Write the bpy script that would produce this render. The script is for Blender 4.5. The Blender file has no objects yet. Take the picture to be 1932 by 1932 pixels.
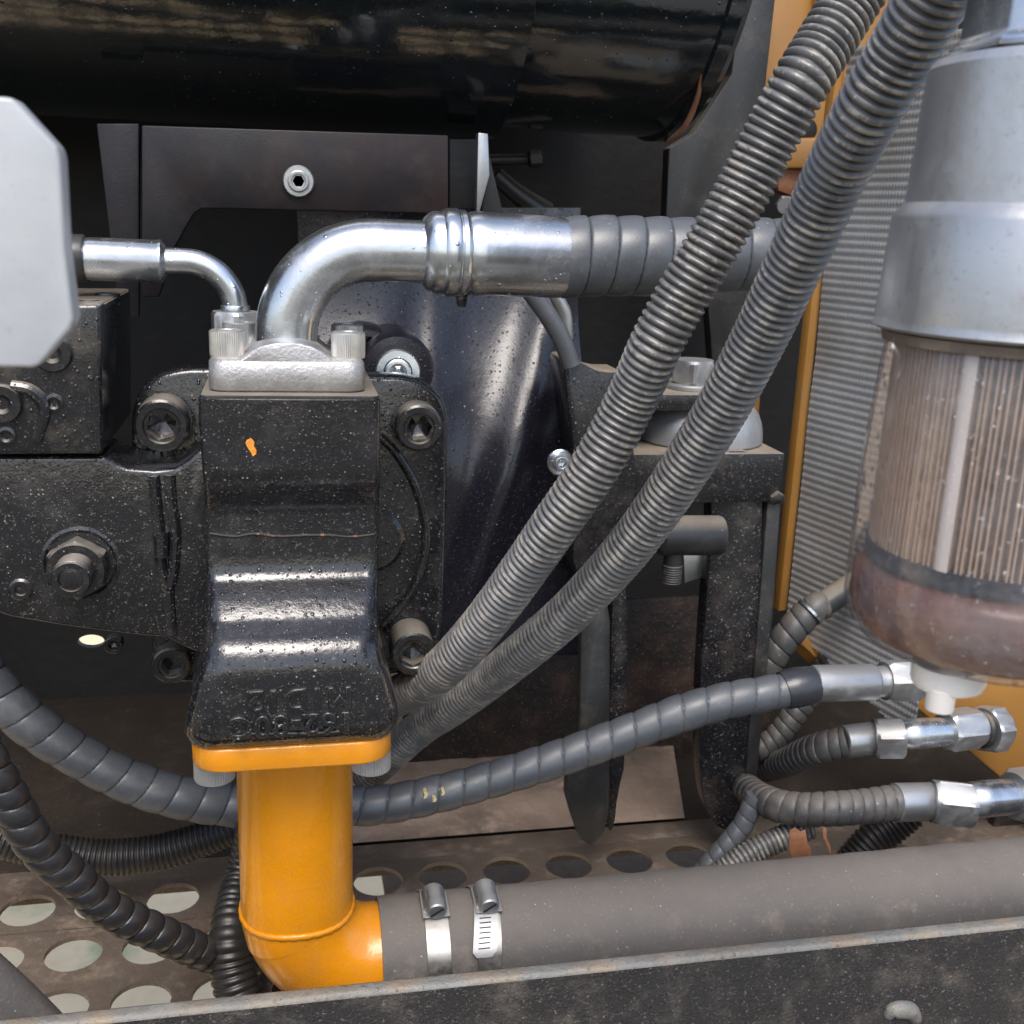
import bpy, bmesh, math, random
from mathutils import Vector, Matrix, noise
random.seed(7)
PI = math.pi
S = bpy.context.scene
COL = S.collection
# ------------------------------------------------------------------ camera
FPX = 2072.0                      # focal length in units of a 1932 px wide picture
CAM = Vector((0, 0, 1.30))
yaw, tilt, roll = [math.radians(a) for a in (12, 15, 2.2)]
cF = Vector((math.sin(yaw)*math.cos(tilt), math.cos(yaw)*math.cos(tilt), -math.sin(tilt)))
_R0 = Vector((math.cos(yaw), -math.sin(yaw), 0)); _U0 = _R0.cross(cF)
cR = _R0*math.cos(roll) + _U0*math.sin(roll)
cU = _U0*math.cos(roll) - _R0*math.sin(roll)
cam = bpy.data.cameras.new('camera'); camo = bpy.data.objects.new('camera', cam); COL.objects.link(camo)
mw = Matrix((cR, cU, -cF)).transposed().to_4x4(); mw.translation = CAM
camo.matrix_world = mw
cam.sensor_width = 36; cam.lens = 36*FPX/1932; cam.clip_start = 0.02; cam.clip_end = 200
cam.dof.use_dof = True; cam.dof.focus_distance = 0.72; cam.dof.aperture_fstop = 20
S.camera = camo
# ------------------------------------------------------------------ light
SUN_EL, SUN_AZ = math.radians(57), math.radians(190)      # azimuth clockwise from +Y, behind the camera
w = bpy.data.worlds.new('World'); S.world = w; w.use_nodes = True
nt = w.node_tree; nt.nodes.clear()
sky = nt.nodes.new('ShaderNodeTexSky'); sky.sky_type = 'NISHITA'; sky.sun_disc = False
sky.sun_elevation = SUN_EL; sky.sun_rotation = SUN_AZ; sky.air_density = 1.0; sky.dust_density = 3.0; sky.ozone_density = 1.0
bg = nt.nodes.new('ShaderNodeBackground'); bg.inputs[1].default_value = 0.15
wo = nt.nodes.new('ShaderNodeOutputWorld')
nt.links.new(sky.outputs[0], bg.inputs[0]); nt.links.new(bg.outputs[0], wo.inputs[0])
sl = bpy.data.lights.new('sun', 'SUN'); sl.energy = 1.5; sl.angle = math.radians(32); sl.color = (1, .97, .92)
so = bpy.data.objects.new('sun', sl); COL.objects.link(so)
sd = Vector((math.sin(SUN_AZ)*math.cos(SUN_EL), math.cos(SUN_AZ)*math.cos(SUN_EL), math.sin(SUN_EL)))
so.rotation_euler = sd.to_track_quat('Z', 'Y').to_euler()
S.view_settings.view_transform = 'Standard'; S.view_settings.look = 'None'
S.view_settings.exposure = 0.92; S.view_settings.gamma = 1
S.render.engine = 'CYCLES'
# ------------------------------------------------------------------ placing helpers
def ray(px, py): return cF + cR*((px-966)/FPX) + cU*((966-py)/FPX)
def P(px, py, Y): d = ray(px, py); return CAM + d*(Y/d.y)          # point on the plane y = Y
def PZ(px, py, z): d = ray(px, py); return CAM + d*((z-CAM.z)/d.z)  # point on the level z
def PC(px, py, c): return CAM + ray(px, py)*c                       # point at camera depth c
def SZ(n, p): return n*((p-CAM).dot(cF))/FPX
# ------------------------------------------------------------------ materials
def mat(name, col, rough=.5, metal=0, coat=0, bump=(200, .0), bump2=None, drops=0, dust=0, up=0, dcol=(.30, .25, .19),
        specks=0, col2=None, c2scale=20, c2amt=.5, rvar=.1, scale=1.0, spec=.5, streak=0, ridge=False, aniso=None, chips=None):
    m = bpy.data.materials.new(name); m.use_nodes = True
    n = m.node_tree.nodes; L = m.node_tree.links; b = n['Principled BSDF']
    def N(t, **k):
        x = n.new(t)
        for a, v in k.items(): setattr(x, a, v)
        return x
    def MA(op, a, b_=None, c=None):
        x = N('ShaderNodeMath', operation=op)
        for i, v in enumerate((a, b_, c)):
            if v is None: continue
            if isinstance(v, (int, float)): x.inputs[i].default_value = v
            else: L.new(v, x.inputs[i])
        return x.outputs[0]
    def SM(v, lo, hi):
        x = N('ShaderNodeMapRange', interpolation_type='SMOOTHSTEP'); L.new(v, x.inputs[0])
        x.inputs[1].default_value = lo; x.inputs[2].default_value = hi; return x.outputs[0]
    def NO(sc, det=6, ro=.6, vec=None):
        x = N('ShaderNodeTexNoise'); x.inputs['Scale'].default_value = sc; x.inputs['Detail'].default_value = det
        x.inputs['Roughness'].default_value = ro; L.new(vec or tc, x.inputs['Vector']); return x.outputs[0]
    def MIX(f, a, c):
        x = N('ShaderNodeMix', data_type='RGBA')
        if isinstance(f, (int, float)): x.inputs[0].default_value = f
        else: L.new(f, x.inputs[0])
        for i, v in ((6, a), (7, c)):
            if isinstance(v, tuple): x.inputs[i].default_value = (*v, 1)
            else: L.new(v, x.inputs[i])
        return x.outputs[2]
    geo = N('ShaderNodeNewGeometry')
    oi = N('ShaderNodeObjectInfo')
    va = N('ShaderNodeVectorMath', operation='MULTIPLY_ADD')
    L.new(oi.outputs['Random'], va.inputs[0]); va.inputs[1].default_value = (3.1, 1.7, 2.3)
    tcn = N('ShaderNodeTexCoord'); L.new(tcn.outputs['Object'], va.inputs[2])
    tc = va.outputs[0]
    c = tuple(col)
    cur = None
    if col2 is not None:
        f = MA('MULTIPLY', SM(NO(c2scale), .40, .65), c2amt); cur = MIX(f, c, tuple(col2))
    else: cur = MIX(0.0, c, c)
    # tone variation
    tv = NO(12*scale, 3)
    dk = tuple(x*.72 for x in c)
    cur = MIX(MA('MULTIPLY', SM(tv, .35, .7), .45), cur, dk)
    rg = MA('ADD', MA('MULTIPLY', NO(35*scale), rvar*2), rough-rvar)
    df = None
    if dust or up:
        d1 = MA('MULTIPLY', SM(NO(28*scale, 9, .72), .47, .78), dust)
        if up:
            sp = N('ShaderNodeSeparateXYZ'); L.new(geo.outputs['Normal'], sp.inputs[0])
            uu = MA('MULTIPLY', SM(sp.outputs[2], .35, .95), up)
            uu = MA('MULTIPLY', uu, MA('ADD', MA('MULTIPLY', NO(60, 6), .8), .45))
            d1 = MA('MAXIMUM', d1, uu)
        df = MA('MINIMUM', d1, .95)
        cur = MIX(df, cur, tuple(dcol))
        rg = MA('ADD', rg, MA('MULTIPLY', df, .45))
    if streak:
        mp = N('ShaderNodeMapping'); L.new(tc, mp.inputs[0]); mp.inputs['Scale'].default_value = (90, 90, 7)
        st = MA('MULTIPLY', SM(NO(1, 5, .6, mp.outputs[0]), .55, .8), streak)
        cur = MIX(st, cur, tuple(dcol))
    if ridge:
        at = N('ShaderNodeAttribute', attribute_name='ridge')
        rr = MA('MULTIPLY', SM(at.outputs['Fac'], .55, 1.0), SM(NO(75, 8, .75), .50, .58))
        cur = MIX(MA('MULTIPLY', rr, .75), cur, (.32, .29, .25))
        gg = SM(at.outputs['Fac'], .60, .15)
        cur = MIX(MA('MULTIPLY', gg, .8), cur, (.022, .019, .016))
    if specks:
        vo = N('ShaderNodeTexVoronoi'); vo.inputs['Scale'].default_value = 300; L.new(tc, vo.inputs['Vector'])
        sx = N('ShaderNodeSeparateColor'); L.new(vo.outputs['Color'], sx.inputs[0])
        m1 = MA('LESS_THAN', vo.outputs['Distance'], MA('MULTIPLY', sx.outputs[1], .22))
        m2 = MA('LESS_THAN', sx.outputs[0], specks)
        k = MA('MULTIPLY', m1, m2); cur = MIX(MA('MULTIPLY', k, MA('MULTIPLY', sx.outputs[2], .75)), cur, (.34, .32, .29))
        fk = SM(NO(380, 6, .75), .57, .68); cur = MIX(MA('MULTIPLY', fk, MA('MULTIPLY', NO(25), specks*2.2)), cur, (.27, .25, .23))
    if chips:
        ck = SM(NO(chips[1], 9, .7), chips[2], chips[2]+.03); cur = MIX(ck, cur, tuple(chips[0]))
        rg = MA('ADD', rg, MA('MULTIPLY', ck, .3))
    L.new(cur, b.inputs['Base Color']); L.new(MA('MAXIMUM', MA('MINIMUM', rg, 1.0), .04), b.inputs['Roughness'])
    b.inputs['Metallic'].default_value = metal
    if metal and df is not None: L.new(MA('MULTIPLY', MA('SUBTRACT', 1.0, df), metal), b.inputs['Metallic'])
    b.inputs['Coat Weight'].default_value = coat; b.inputs['Coat Roughness'].default_value = .08
    b.inputs['Specular IOR Level'].default_value = spec
    h = MA('MULTIPLY', NO(bump[0], 4), bump[1])
    if bump2: h = MA('ADD', h, MA('MULTIPLY', NO(bump2[0], 3), bump2[1]))
    if drops:
        for sc, am in ((430, .6), (250, 1.0)):
            vd = N('ShaderNodeTexVoronoi'); vd.inputs['Scale'].default_value = sc; L.new(tc, vd.inputs['Vector'])
            sx = N('ShaderNodeSeparateColor'); L.new(vd.outputs['Color'], sx.inputs[0])
            ms = MA('LESS_THAN', sx.outputs[0], drops)
            r_ = MA('ADD', MA('MULTIPLY', sx.outputs[1], .22), .12)
            q = MA('DIVIDE', vd.outputs['Distance'], r_)
            q = MA('SUBTRACT', 1.0, MA('MULTIPLY', q, q)); q = MA('SQRT', MA('MAXIMUM', q, 0.0))
            h = MA('ADD', h, MA('MULTIPLY', MA('MULTIPLY', q, ms), .0007*am))
    bp = N('ShaderNodeBump'); bp.inputs['Strength'].default_value = 1.0; bp.inputs['Distance'].default_value = 1.0
    L.new(h, bp.inputs['Height']); L.new(bp.outputs[0], b.inputs['Normal'])
    if coat: L.new(bp.outputs[0], b.inputs['Coat Normal'])
    return m

M = {}
M['black'] = mat('black_gloss_paint', (.010, .011, .013), .12, bump=(700, .00012), drops=.7, dust=.22, up=.6, specks=.38, coat=.4, rvar=.05)
M['cast'] = mat('black_painted_casting', (.009, .009, .011), .12, bump=(800, .00010), bump2=(130, .00035), drops=.75, dust=.20, up=.0, specks=.36, coat=.5, rvar=.04, dcol=(.16, .15, .145))
M['boltblack'] = mat('black_bolt_paint', (.010, .010, .012), .16, bump=(500, .00015), dust=.15, up=.8, coat=.4, dcol=(.26, .23, .19), specks=.15)
M['tank'] = mat('black_tank_paint', (.008, .012, .014), .11, bump=(160, .00008), bump2=(8, .0014), specks=.10, coat=.8, rvar=.03, drops=.06)
M['housing'] = mat('blue_black_housing_paint', (.010, .010, .016), .25, bump=(800, .00012), bump2=(60, .0004), drops=.4, specks=.16, coat=.15, rvar=.05)
M['darkplate'] = mat('dark_plate_paint', (.008, .008, .011), .42, bump=(600, .00015), bump2=(60, .0002), dust=.05, col2=(.05, .022, .012), c2scale=9, c2amt=.3, spec=.3)
M['matte'] = mat('matte_black_steel', (.020, .021, .022), .42, bump=(500, .0002), dust=.15, up=.6, specks=.15)
M['matted'] = mat('matte_black_wet_steel', (.010, .010, .012), .18, bump=(600, .00015), drops=.5, dust=.14, up=.8, specks=.5, rvar=.05)
M['void'] = mat('bay_shade_black', (.006, .0058, .0056), .6, bump=(60, .001), dust=.15, dcol=(.04, .03, .02))  # shade of the bay put into a near-black base, plus brown dust
M['zinc'] = mat('zinc_plated_steel', (.58, .61, .64), .24, metal=.95, bump=(240, .00006), bump2=(40, .0002), dust=.3, col2=(.38, .40, .42), c2scale=25, c2amt=.7, dcol=(.36, .34, .31), rvar=.10, drops=.05)
M['zincdull'] = mat('dull_zinc_fitting', (.44, .45, .46), .36, metal=.88, bump=(240, .0001), dust=.45, up=.25, col2=(.30, .30, .29), c2scale=30, c2amt=.6, dcol=(.28, .26, .23))
M['rustzinc'] = mat('zinc_bolt_with_rust', (.60, .60, .58), .36, metal=.8, bump=(240, .00015), dust=.35, col2=(.55, .50, .42), c2scale=40, c2amt=.6, dcol=(.42, .40, .36), chips=((.50, .17, .03), 38, .66))
M['castalu'] = mat('cast_zinc_clamp', (.45, .45, .445), .38, metal=.7, bump=(500, .0004), bump2=(120, .0005), dust=.6, col2=(.36, .345, .34), c2scale=22, c2amt=.8, dcol=(.40, .38, .35), specks=.2)
M['rubber'] = mat('grey_black_spiral_wrap', (.070, .078, .088), .38, bump=(700, .0001), dust=.5, up=.1, dcol=(.19, .185, .18), specks=.2, spec=.7)
M['rubberd'] = mat('dusty_black_spiral_wrap', (.050, .050, .050), .42, bump=(500, .0002), dust=.55, up=.45, dcol=(.19, .16, .135), specks=.25)
M['rubberb'] = mat('black_spiral_wrap', (.022, .022, .024), .30, bump=(500, .0002), dust=.25, up=.15, dcol=(.14, .12, .10))
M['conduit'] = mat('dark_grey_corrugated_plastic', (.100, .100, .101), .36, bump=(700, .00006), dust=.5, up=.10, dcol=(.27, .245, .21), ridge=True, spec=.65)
M['conduitd'] = mat('black_corrugated_plastic', (.022, .021, .020), .36, bump=(500, .00012), dust=.25, dcol=(.12, .10, .08))
M['yellow'] = mat('orange_yellow_paint', (.66, .245, .006), .28, coat=.3, bump=(90, .00030), bump2=(350, .00008), dust=.35, dcol=(.38, .18, .05), rvar=.06, chips=((.20, .09, .03), 100, .69), specks=.15)
M['yellowf'] = mat('orange_frame_paint', (.29, .140, .030), .45, bump=(90, .0003), dust=.45, dcol=(.17, .125, .08), rvar=.05)
M['white'] = mat('white_coated_steel', (.43, .445, .46), .34, bump=(120, .0002), bump2=(15, .0014), dust=.45, dcol=(.33, .32, .29), rvar=.1, chips=((.30, .20, .11), 45, .655), specks=.3, col2=(.35, .37, .40), c2scale=18, c2amt=.7)
M['whiteplastic'] = mat('white_nylon', (.75, .72, .68), .4, bump=(120, .0002), dust=.12, dcol=(.40, .30, .22))
M['foil'] = mat('embossed_foil', (.42, .43, .44), .42, metal=.3, bump=(400, .0001), dust=.4, dcol=(.30, .285, .27), col2=(.29, .26, .235), c2scale=7, c2amt=.8)
M['canister'] = mat('satin_aluminium_canister', (.43, .44, .455), .38, metal=.7, bump=(300, .0001), bump2=(30, .0005), dust=.7, dcol=(.20, .20, .205), specks=.7, c2amt=.7, col2=(.26, .27, .285), c2scale=14, streak=.4)
M['hosefab'] = mat('dusty_rubber_suction_hose', (.075, .071, .068), .60, bump=(700, .0002), bump2=(60, .0006), dust=.9, up=.55, dcol=(.185, .158, .135), specks=.3, col2=(.10, .09, .082), c2scale=9, c2amt=.7)
M['band'] = mat('stainless_band', (.40, .40, .39), .30, metal=.95, bump=(300, .00005), dust=.5, up=.45, dcol=(.27, .24, .20), col2=(.28, .27, .25), c2scale=60, c2amt=.7)
M['deck'] = mat('dusty_perforated_plate', (.12, .095, .075), .65, bump=(120, .0012), bump2=(25, .002), dust=.95, dcol=(.30, .24, .19), col2=(.10, .065, .045), c2scale=14, c2amt=.7, specks=.3)
M['tan'] = mat('dusty_ledge', (.30, .225, .175), .75, bump=(120, .0012), bump2=(25, .003), dust=.9, dcol=(.46, .35, .28), col2=(.10, .08, .065), c2scale=8, c2amt=.8)
M['guard'] = mat('brown_dusty_sheet', (.22, .13, .075), .8, bump=(120, .001), dust=.8, dcol=(.36, .24, .15))
M['sill'] = mat('dark_brown_floor', (.020, .014, .010), .6, bump=(60, .001), dust=.4, dcol=(.055, .036, .024), specks=.15)  # dark brown floor on both sides of the tan ledge
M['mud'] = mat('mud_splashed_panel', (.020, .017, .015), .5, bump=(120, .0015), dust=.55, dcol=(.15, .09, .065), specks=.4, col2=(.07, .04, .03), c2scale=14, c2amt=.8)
M['rail'] = mat('textured_black_rail', (.026, .025, .025), .24, bump=(420, .0009), bump2=(150, .0010), drops=.8, dust=.65, dcol=(.15, .125, .105), specks=.6)
M['railtop'] = mat('worn_rail_edge', (.17, .17, .16), .55, metal=.2, bump=(260, .0012), dust=.6, dcol=(.27, .25, .21), col2=(.26, .19, .12), c2scale=30, c2amt=.7, drops=.2)
M['paper'] = mat('filter_paper', (.46, .33, .23), .8, bump=(200, .0001))
M['blueband'] = mat('blue_black_band', (.006, .016, .035), .35, dust=.15)
M['fuel'] = mat('rusty_sediment_fuel', (.20, .075, .035), .3, col2=(.09, .045, .05), c2scale=26, c2amt=.9, bump=(40, .001), dust=.35, dcol=(.36, .17, .07))
M['seam'] = mat('rusty_seam', (.014, .012, .011), .4, chips=((.26, .12, .05), 160, .56))
M['leaf'] = mat('dry_leaf', (.20, .075, .035), .7, bump=(90, .001), dust=.4, col2=(.30, .16, .08), c2scale=70)
M['chip'] = mat('orange_paint_spot', (.80, .30, .03), .5, bump=(400, .001), col2=(.6, .15, .03), c2scale=300)
M['chipy'] = mat('cream_paint_spot', (.62, .52, .28), .6)
M['tape'] = mat('black_tape', (.03, .033, .04), .3, bump=(70, .0006))
# transparent bowl
def bowl_mat():
    m = bpy.data.materials.new('dusty_clear_bowl'); m.use_nodes = True; n = m.node_tree.nodes; L = m.node_tree.links
    n.clear(); out = n.new('ShaderNodeOutputMaterial')
    tr = n.new('ShaderNodeBsdfTransparent'); tr.inputs[0].default_value = (.93, .90, .90, 1)
    df = n.new('ShaderNodeBsdfDiffuse'); df.inputs[0].default_value = (.42, .41, .42, 1)
    gl = n.new('ShaderNodeBsdfGlossy'); gl.inputs['Roughness'].default_value = .09
    tc = n.new('ShaderNodeTexCoord')
    no = n.new('ShaderNodeTexNoise'); no.inputs['Scale'].default_value = 300; no.inputs['Detail'].default_value = 6; L.new(tc.outputs['Object'], no.inputs[0])
    no2 = n.new('ShaderNodeTexNoise'); no2.inputs['Scale'].default_value = 28; no2.inputs['Detail'].default_value = 8; L.new(tc.outputs['Object'], no2.inputs[0])
    mr = n.new('ShaderNodeMapRange'); L.new(no2.outputs[0], mr.inputs[0]); mr.inputs[1].default_value = .35; mr.inputs[2].default_value = .7; mr.inputs[3].default_value = .08; mr.inputs[4].default_value = .24
    a = n.new('ShaderNodeMath'); a.operation = 'MULTIPLY_ADD'; L.new(no.outputs[0], a.inputs[0]); a.inputs[1].default_value = .22; L.new(mr.outputs[0], a.inputs[2])
    s = n.new('ShaderNodeMath'); s.operation = 'SUBTRACT'; L.new(a.outputs[0], s.inputs[0]); s.inputs[1].default_value = .10
    n3 = n.new('ShaderNodeTexNoise'); n3.inputs['Scale'].default_value = 420; n3.inputs['Detail'].default_value = 4; L.new(tc.outputs['Object'], n3.inputs[0])
    fk = n.new('ShaderNodeMapRange'); fk.interpolation_type = 'SMOOTHSTEP'; L.new(n3.outputs[0], fk.inputs[0]); fk.inputs[1].default_value = .62; fk.inputs[2].default_value = .72; fk.inputs[4].default_value = .30  # pale flecks in the colour stand in for droplet glints
    s2 = n.new('ShaderNodeMath'); s2.operation = 'ADD'; L.new(s.outputs[0], s2.inputs[0]); L.new(fk.outputs[0], s2.inputs[1]); s = s2
    m1 = n.new('ShaderNodeMixShader'); L.new(s.outputs[0], m1.inputs[0]); L.new(tr.outputs[0], m1.inputs[1]); L.new(df.outputs[0], m1.inputs[2])
    bp = n.new('ShaderNodeBump'); bp.inputs['Distance'].default_value = 1
    prev = None
    for sc, amp, keep in ((230, .0006, .5), (130, .0010, .45)):
        vo = n.new('ShaderNodeTexVoronoi'); vo.inputs['Scale'].default_value = sc; L.new(tc.outputs['Object'], vo.inputs['Vector'])
        sx = n.new('ShaderNodeSeparateColor'); L.new(vo.outputs['Color'], sx.inputs[0])
        ls = n.new('ShaderNodeMath'); ls.operation = 'LESS_THAN'; L.new(sx.outputs[0], ls.inputs[0]); ls.inputs[1].default_value = keep
        q = n.new('ShaderNodeMapRange'); q.interpolation_type = 'SMOOTHSTEP'; L.new(vo.outputs['Distance'], q.inputs[0])
        q.inputs[1].default_value = .32; q.inputs[2].default_value = .05; q.inputs[3].default_value = 0; q.inputs[4].default_value = amp
        mu = n.new('ShaderNodeMath'); mu.operation = 'MULTIPLY'; L.new(q.outputs[0], mu.inputs[0]); L.new(ls.outputs[0], mu.inputs[1])
        if prev is not None:
            ad = n.new('ShaderNodeMath'); ad.operation = 'ADD'; L.new(prev, ad.inputs[0]); L.new(mu.outputs[0], ad.inputs[1]); prev = ad.outputs[0]
        else: prev = mu.outputs[0]
    L.new(prev, bp.inputs['Height']); L.new(bp.outputs[0], gl.inputs['Normal'])
    fr = n.new('ShaderNodeFresnel'); fr.inputs[0].default_value = 1.45; L.new(bp.outputs[0], fr.inputs['Normal'])
    fc = n.new('ShaderNodeMath'); fc.operation = 'MINIMUM'; L.new(fr.outputs[0], fc.inputs[0]); fc.inputs[1].default_value = .35
    m2 = n.new('ShaderNodeMixShader'); L.new(fc.outputs[0], m2.inputs[0]); L.new(m1.outputs[0], m2.inputs[1]); L.new(gl.outputs[0], m2.inputs[2])
    L.new(m2.outputs[0], out.inputs[0]); return m
M['bowl'] = bowl_mat()
# ------------------------------------------------------------------ mesh helpers
ORG = {}
def thing(name, label, cat, base, group=None):
    o = bpy.data.objects.new(name, None); o.empty_display_size = .02; o.location = base; COL.objects.link(o)
    o['label'] = label; o['category'] = cat
    if group: o['group'] = group
    ORG[o.name] = Vector(base); return o
def obj(name, V, Fc, m, parent=None, smooth=True, ang=35, bevel=0, seg=2, attr=None, label=None, base=None):
    V = [Vector(v) for v in V]
    if parent is not None: org = ORG[parent.name]
    elif base is not None: org = Vector(base)
    else:
        org = sum(V, Vector())/len(V)
    me = bpy.data.meshes.new(name); me.from_pydata([v-org for v in V], [], Fc)
    if bevel or True:
        bm = bmesh.new(); bm.from_mesh(me)
        if attr is None: bmesh.ops.recalc_face_normals(bm, faces=bm.faces)
        if bevel:
            es = [e for e in bm.edges if len(e.link_faces) == 2 and e.calc_face_angle(0) > math.radians(28)]
            bmesh.ops.bevel(bm, geom=es, offset=bevel, segments=seg, profile=.5, affect='EDGES', clamp_overlap=True)
        bm.to_mesh(me); bm.free()
    if smooth:
        for p in me.polygons: p.use_smooth = True
        me.set_sharp_from_angle(angle=math.radians(ang))
    if attr is not None:
        a = me.attributes.new('ridge', 'FLOAT', 'POINT'); a.data.foreach_set('value', attr)
    me.materials.append(M[m] if isinstance(m, str) else m)
    o = bpy.data.objects.new(name, me); COL.objects.link(o)
    ORG[o.name] = org
    if parent is not None: o.parent = parent
    else: o.location = org
    if parent is not None and parent.parent is None: pass
    if label: o['label'] = label
    return o
def sub(name, V, Fc, m, parent, **k):     # child of a part: its origin equals the thing's origin
    return obj(name, V, Fc, m, parent, **k)
def tag(o, label, cat, group=None, kind=None):
    if label: o['label'] = label
    if cat: o['category'] = cat
    if group: o['group'] = group
    if kind: o['kind'] = kind
    return o
def catmull(pts, step):
    """pts: list of (Vector, r) -> evenly spaced list of (pos, r, s)"""
    out = []
    n = len(pts)
    for i in range(n-1):
        p0 = pts[max(i-1, 0)]; p1 = pts[i]; p2 = pts[i+1]; p3 = pts[min(i+2, n-1)]
        k = 24
        for j in range(k):
            t = j/k
            def cr(a, b, c, d): return .5*((2*b)+(c-a)*t+(2*a-5*b+4*c-d)*t*t+(-a+3*b-3*c+d)*t**3)
            out.append((cr(p0[0], p1[0], p2[0], p3[0]), cr(p0[1], p1[1], p2[1], p3[1])))
    out.append(pts[-1])
    S_ = [0]
    for a, b in zip(out, out[1:]): S_.append(S_[-1]+(b[0]-a[0]).length)
    tot = S_[-1]; m = max(2, int(tot/step)); res = []; j = 0
    for i in range(m+1):
        s = tot*i/m
        while j < len(S_)-2 and S_[j+1] < s: j += 1
        t = (s-S_[j])/max(1e-9, S_[j+1]-S_[j])
        res.append((out[j][0].lerp(out[j+1][0], t), out[j][1]*(1-t)+out[j+1][1]*t, s))
    return res
def sweep(pts, step=.004, seg=24, rf=None, cap=True, wob=0, radial=None):
    R_ = catmull(pts, step); V = []; Fc = []; A = []
    up = None
    for i, (p, r, s) in enumerate(R_):
        a = R_[max(i-1, 0)][0]; b = R_[min(i+1, len(R_)-1)][0]; t = (b-a).normalized()
        if up is None:
            up = Vector((0, 0, 1)) if abs(t.z) < .9 else Vector((1, 0, 0))
        up = (up - t*up.dot(t)).normalized(); si = t.cross(up)
        if wob: p = p + up*wob*noise.noise(p*9) + si*wob*noise.noise(p*9+Vector((5, 5, 5)))
        for k in range(seg):
            th = 2*PI*k/seg; f = 1.0; at = 0
            if rf: f, at = rf(s, th)
            V.append(p + (up*math.cos(th)+si*math.sin(th))*r*f); A.append(at)
    n = len(R_)
    for i in range(n-1):
        for k in range(seg):
            k2 = (k+1) % seg
            Fc.append((i*seg+k, i*seg+k2, (i+1)*seg+k2, (i+1)*seg+k))
    if cap: Fc.append(tuple(range(seg-1, -1, -1))); Fc.append(tuple((n-1)*seg+k for k in range(seg)))
    return V, Fc, A
def corrug(pitch, depth=.13, flat=.55):
    # wide rounded ribs with narrow grooves
    def f(s, th):
        x = (s/pitch) % 1.0
        h = math.sin(PI*x)**.85 if x > 0 else 0
        h *= 1.0
        return 1-depth*(1-h), h
    return f
def spiral(pitch, bulge=.07, groove=.05, sgn=1):
    def f(s, th):
        x = (s/pitch + sgn*th/(2*PI)) % 1.0
        h = math.sin(PI*x)**.5 if 0 < x < 1 else 0
        g = 1.0 if x < .05 else 0
        return 1-bulge*(1-h)-groove*g+.05*(x-.5), h
    return f
def conduit(name, pts, m, parent=None, pitch=.004, depth=.14, seg=30, **k):
    V, Fc, A = sweep(pts, pitch/8, seg, corrug(pitch, depth))
    return obj(name, V, Fc, m, parent, attr=A, ang=180, **k)
def wrap(name, pts, m, parent=None, pitch=.02, bulge=.07, groove=.05, seg=36, sgn=1, **k):
    V, Fc, A = sweep(pts, pitch/30, seg, spiral(pitch, bulge, groove, sgn))
    return obj(name, V, Fc, m, parent, attr=A, ang=60, **k)
def pipe(name, pts, m, parent=None, seg=32, step=.004, wob=0, **k):
    V, Fc, A = sweep(pts, step, seg, wob=wob)
    return obj(name, V, Fc, m, parent, **k)
def frame(o, ax):
    z = Vector(ax).normalized(); x = Vector((1, 0, 0)) if abs(z.x) < .9 else Vector((0, 0, 1))
    x = (x - z*x.dot(z)).normalized(); y = z.cross(x)
    return lambda a, b, c: Vector(o)+x*a+y*b+z*c
def lathe(o, ax, prof, seg=40, hexr=None, rot=0, cap=(True, True)):
    """prof: list of (r, h) or (r, h, 'hex')"""
    T = frame(o, ax); V = []; Fc = []
    for q in prof:
        r, h = q[0], q[1]; hx = len(q) > 2
        for k in range(seg):
            th = 2*PI*k/seg+rot
            rr = r
            if hx:
                a = (th-rot) % (PI/3); rr = r*math.cos(PI/6)/math.cos(a-PI/6)
            V.append(T(rr*math.cos(th), rr*math.sin(th), h))
    n = len(prof)
    for i in range(n-1):
        for k in range(seg):
            k2 = (k+1) % seg; Fc.append((i*seg+k, i*seg+k2, (i+1)*seg+k2, (i+1)*seg+k))
    if cap[0]: Fc.append(tuple(range(seg-1, -1, -1)))
    if cap[1]: Fc.append(tuple((n-1)*seg+k for k in range(seg)))
    return V, Fc
def socket_bolt(name, c, ax, r, h, m, parent, rot=0, knurl=False, ri=.55, **k):
    """c: base centre of the head, ax points outwards"""
    e = r*.12
    prof = [(r*.98, 0), (r, h*.1), (r, h-e), (r*.97, h-e*.4), (r*.88, h), (r*(ri+.12), h), (r*(ri+.06), h-e*.5), (r*ri, h-e*.6, 1), (r*ri, h-r*.75, 1), (r*.1, h-r*.95)]
    seg = 96 if knurl else 48
    V, Fc = lathe(c, ax, prof, seg, rot=rot)
    if knurl:
        cc = Vector(c); a = Vector(ax).normalized()
        for ring in (1, 2):
            for q in range(0, seg, 2):
                i = ring*seg+q; v = V[i]; d = v-cc; d -= a*d.dot(a); V[i] = v-d*.04
    return obj(name, V, Fc, m, parent, ang=28, **k)
def hexnut(name, c, ax, r, h, m, parent, rot=0, hole=0, **k):
    prof = [(r*.86, 0), (r, h*.1, 1), (r, h*.88, 1), (r*.87, h)]
    if hole: prof += [(hole, h), (hole*.97, h-hole)]
    V, Fc = lathe(c, ax, prof, 48, rot=rot)
    return obj(name, V, Fc, m, parent, ang=22, **k)
def cyl(name, c, ax, r, h, m, parent, e=None, seg=40, **k):
    e = e if e is not None else r*.08
    V, Fc = lathe(c, ax, [(r-e, 0), (r, e), (r, h-e), (r-e*.3, h-e*.3), (r-e, h)], seg)
    return obj(name, V, Fc, m, parent, ang=40, **k)
def rev(name, c, ax, prof, m, parent, seg=48, **k):
    V, Fc = lathe(c, ax, prof, seg, cap=k.pop('cap', (True, True))); return obj(name, V, Fc, m, parent, ang=k.pop('ang', 30), **k)
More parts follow.
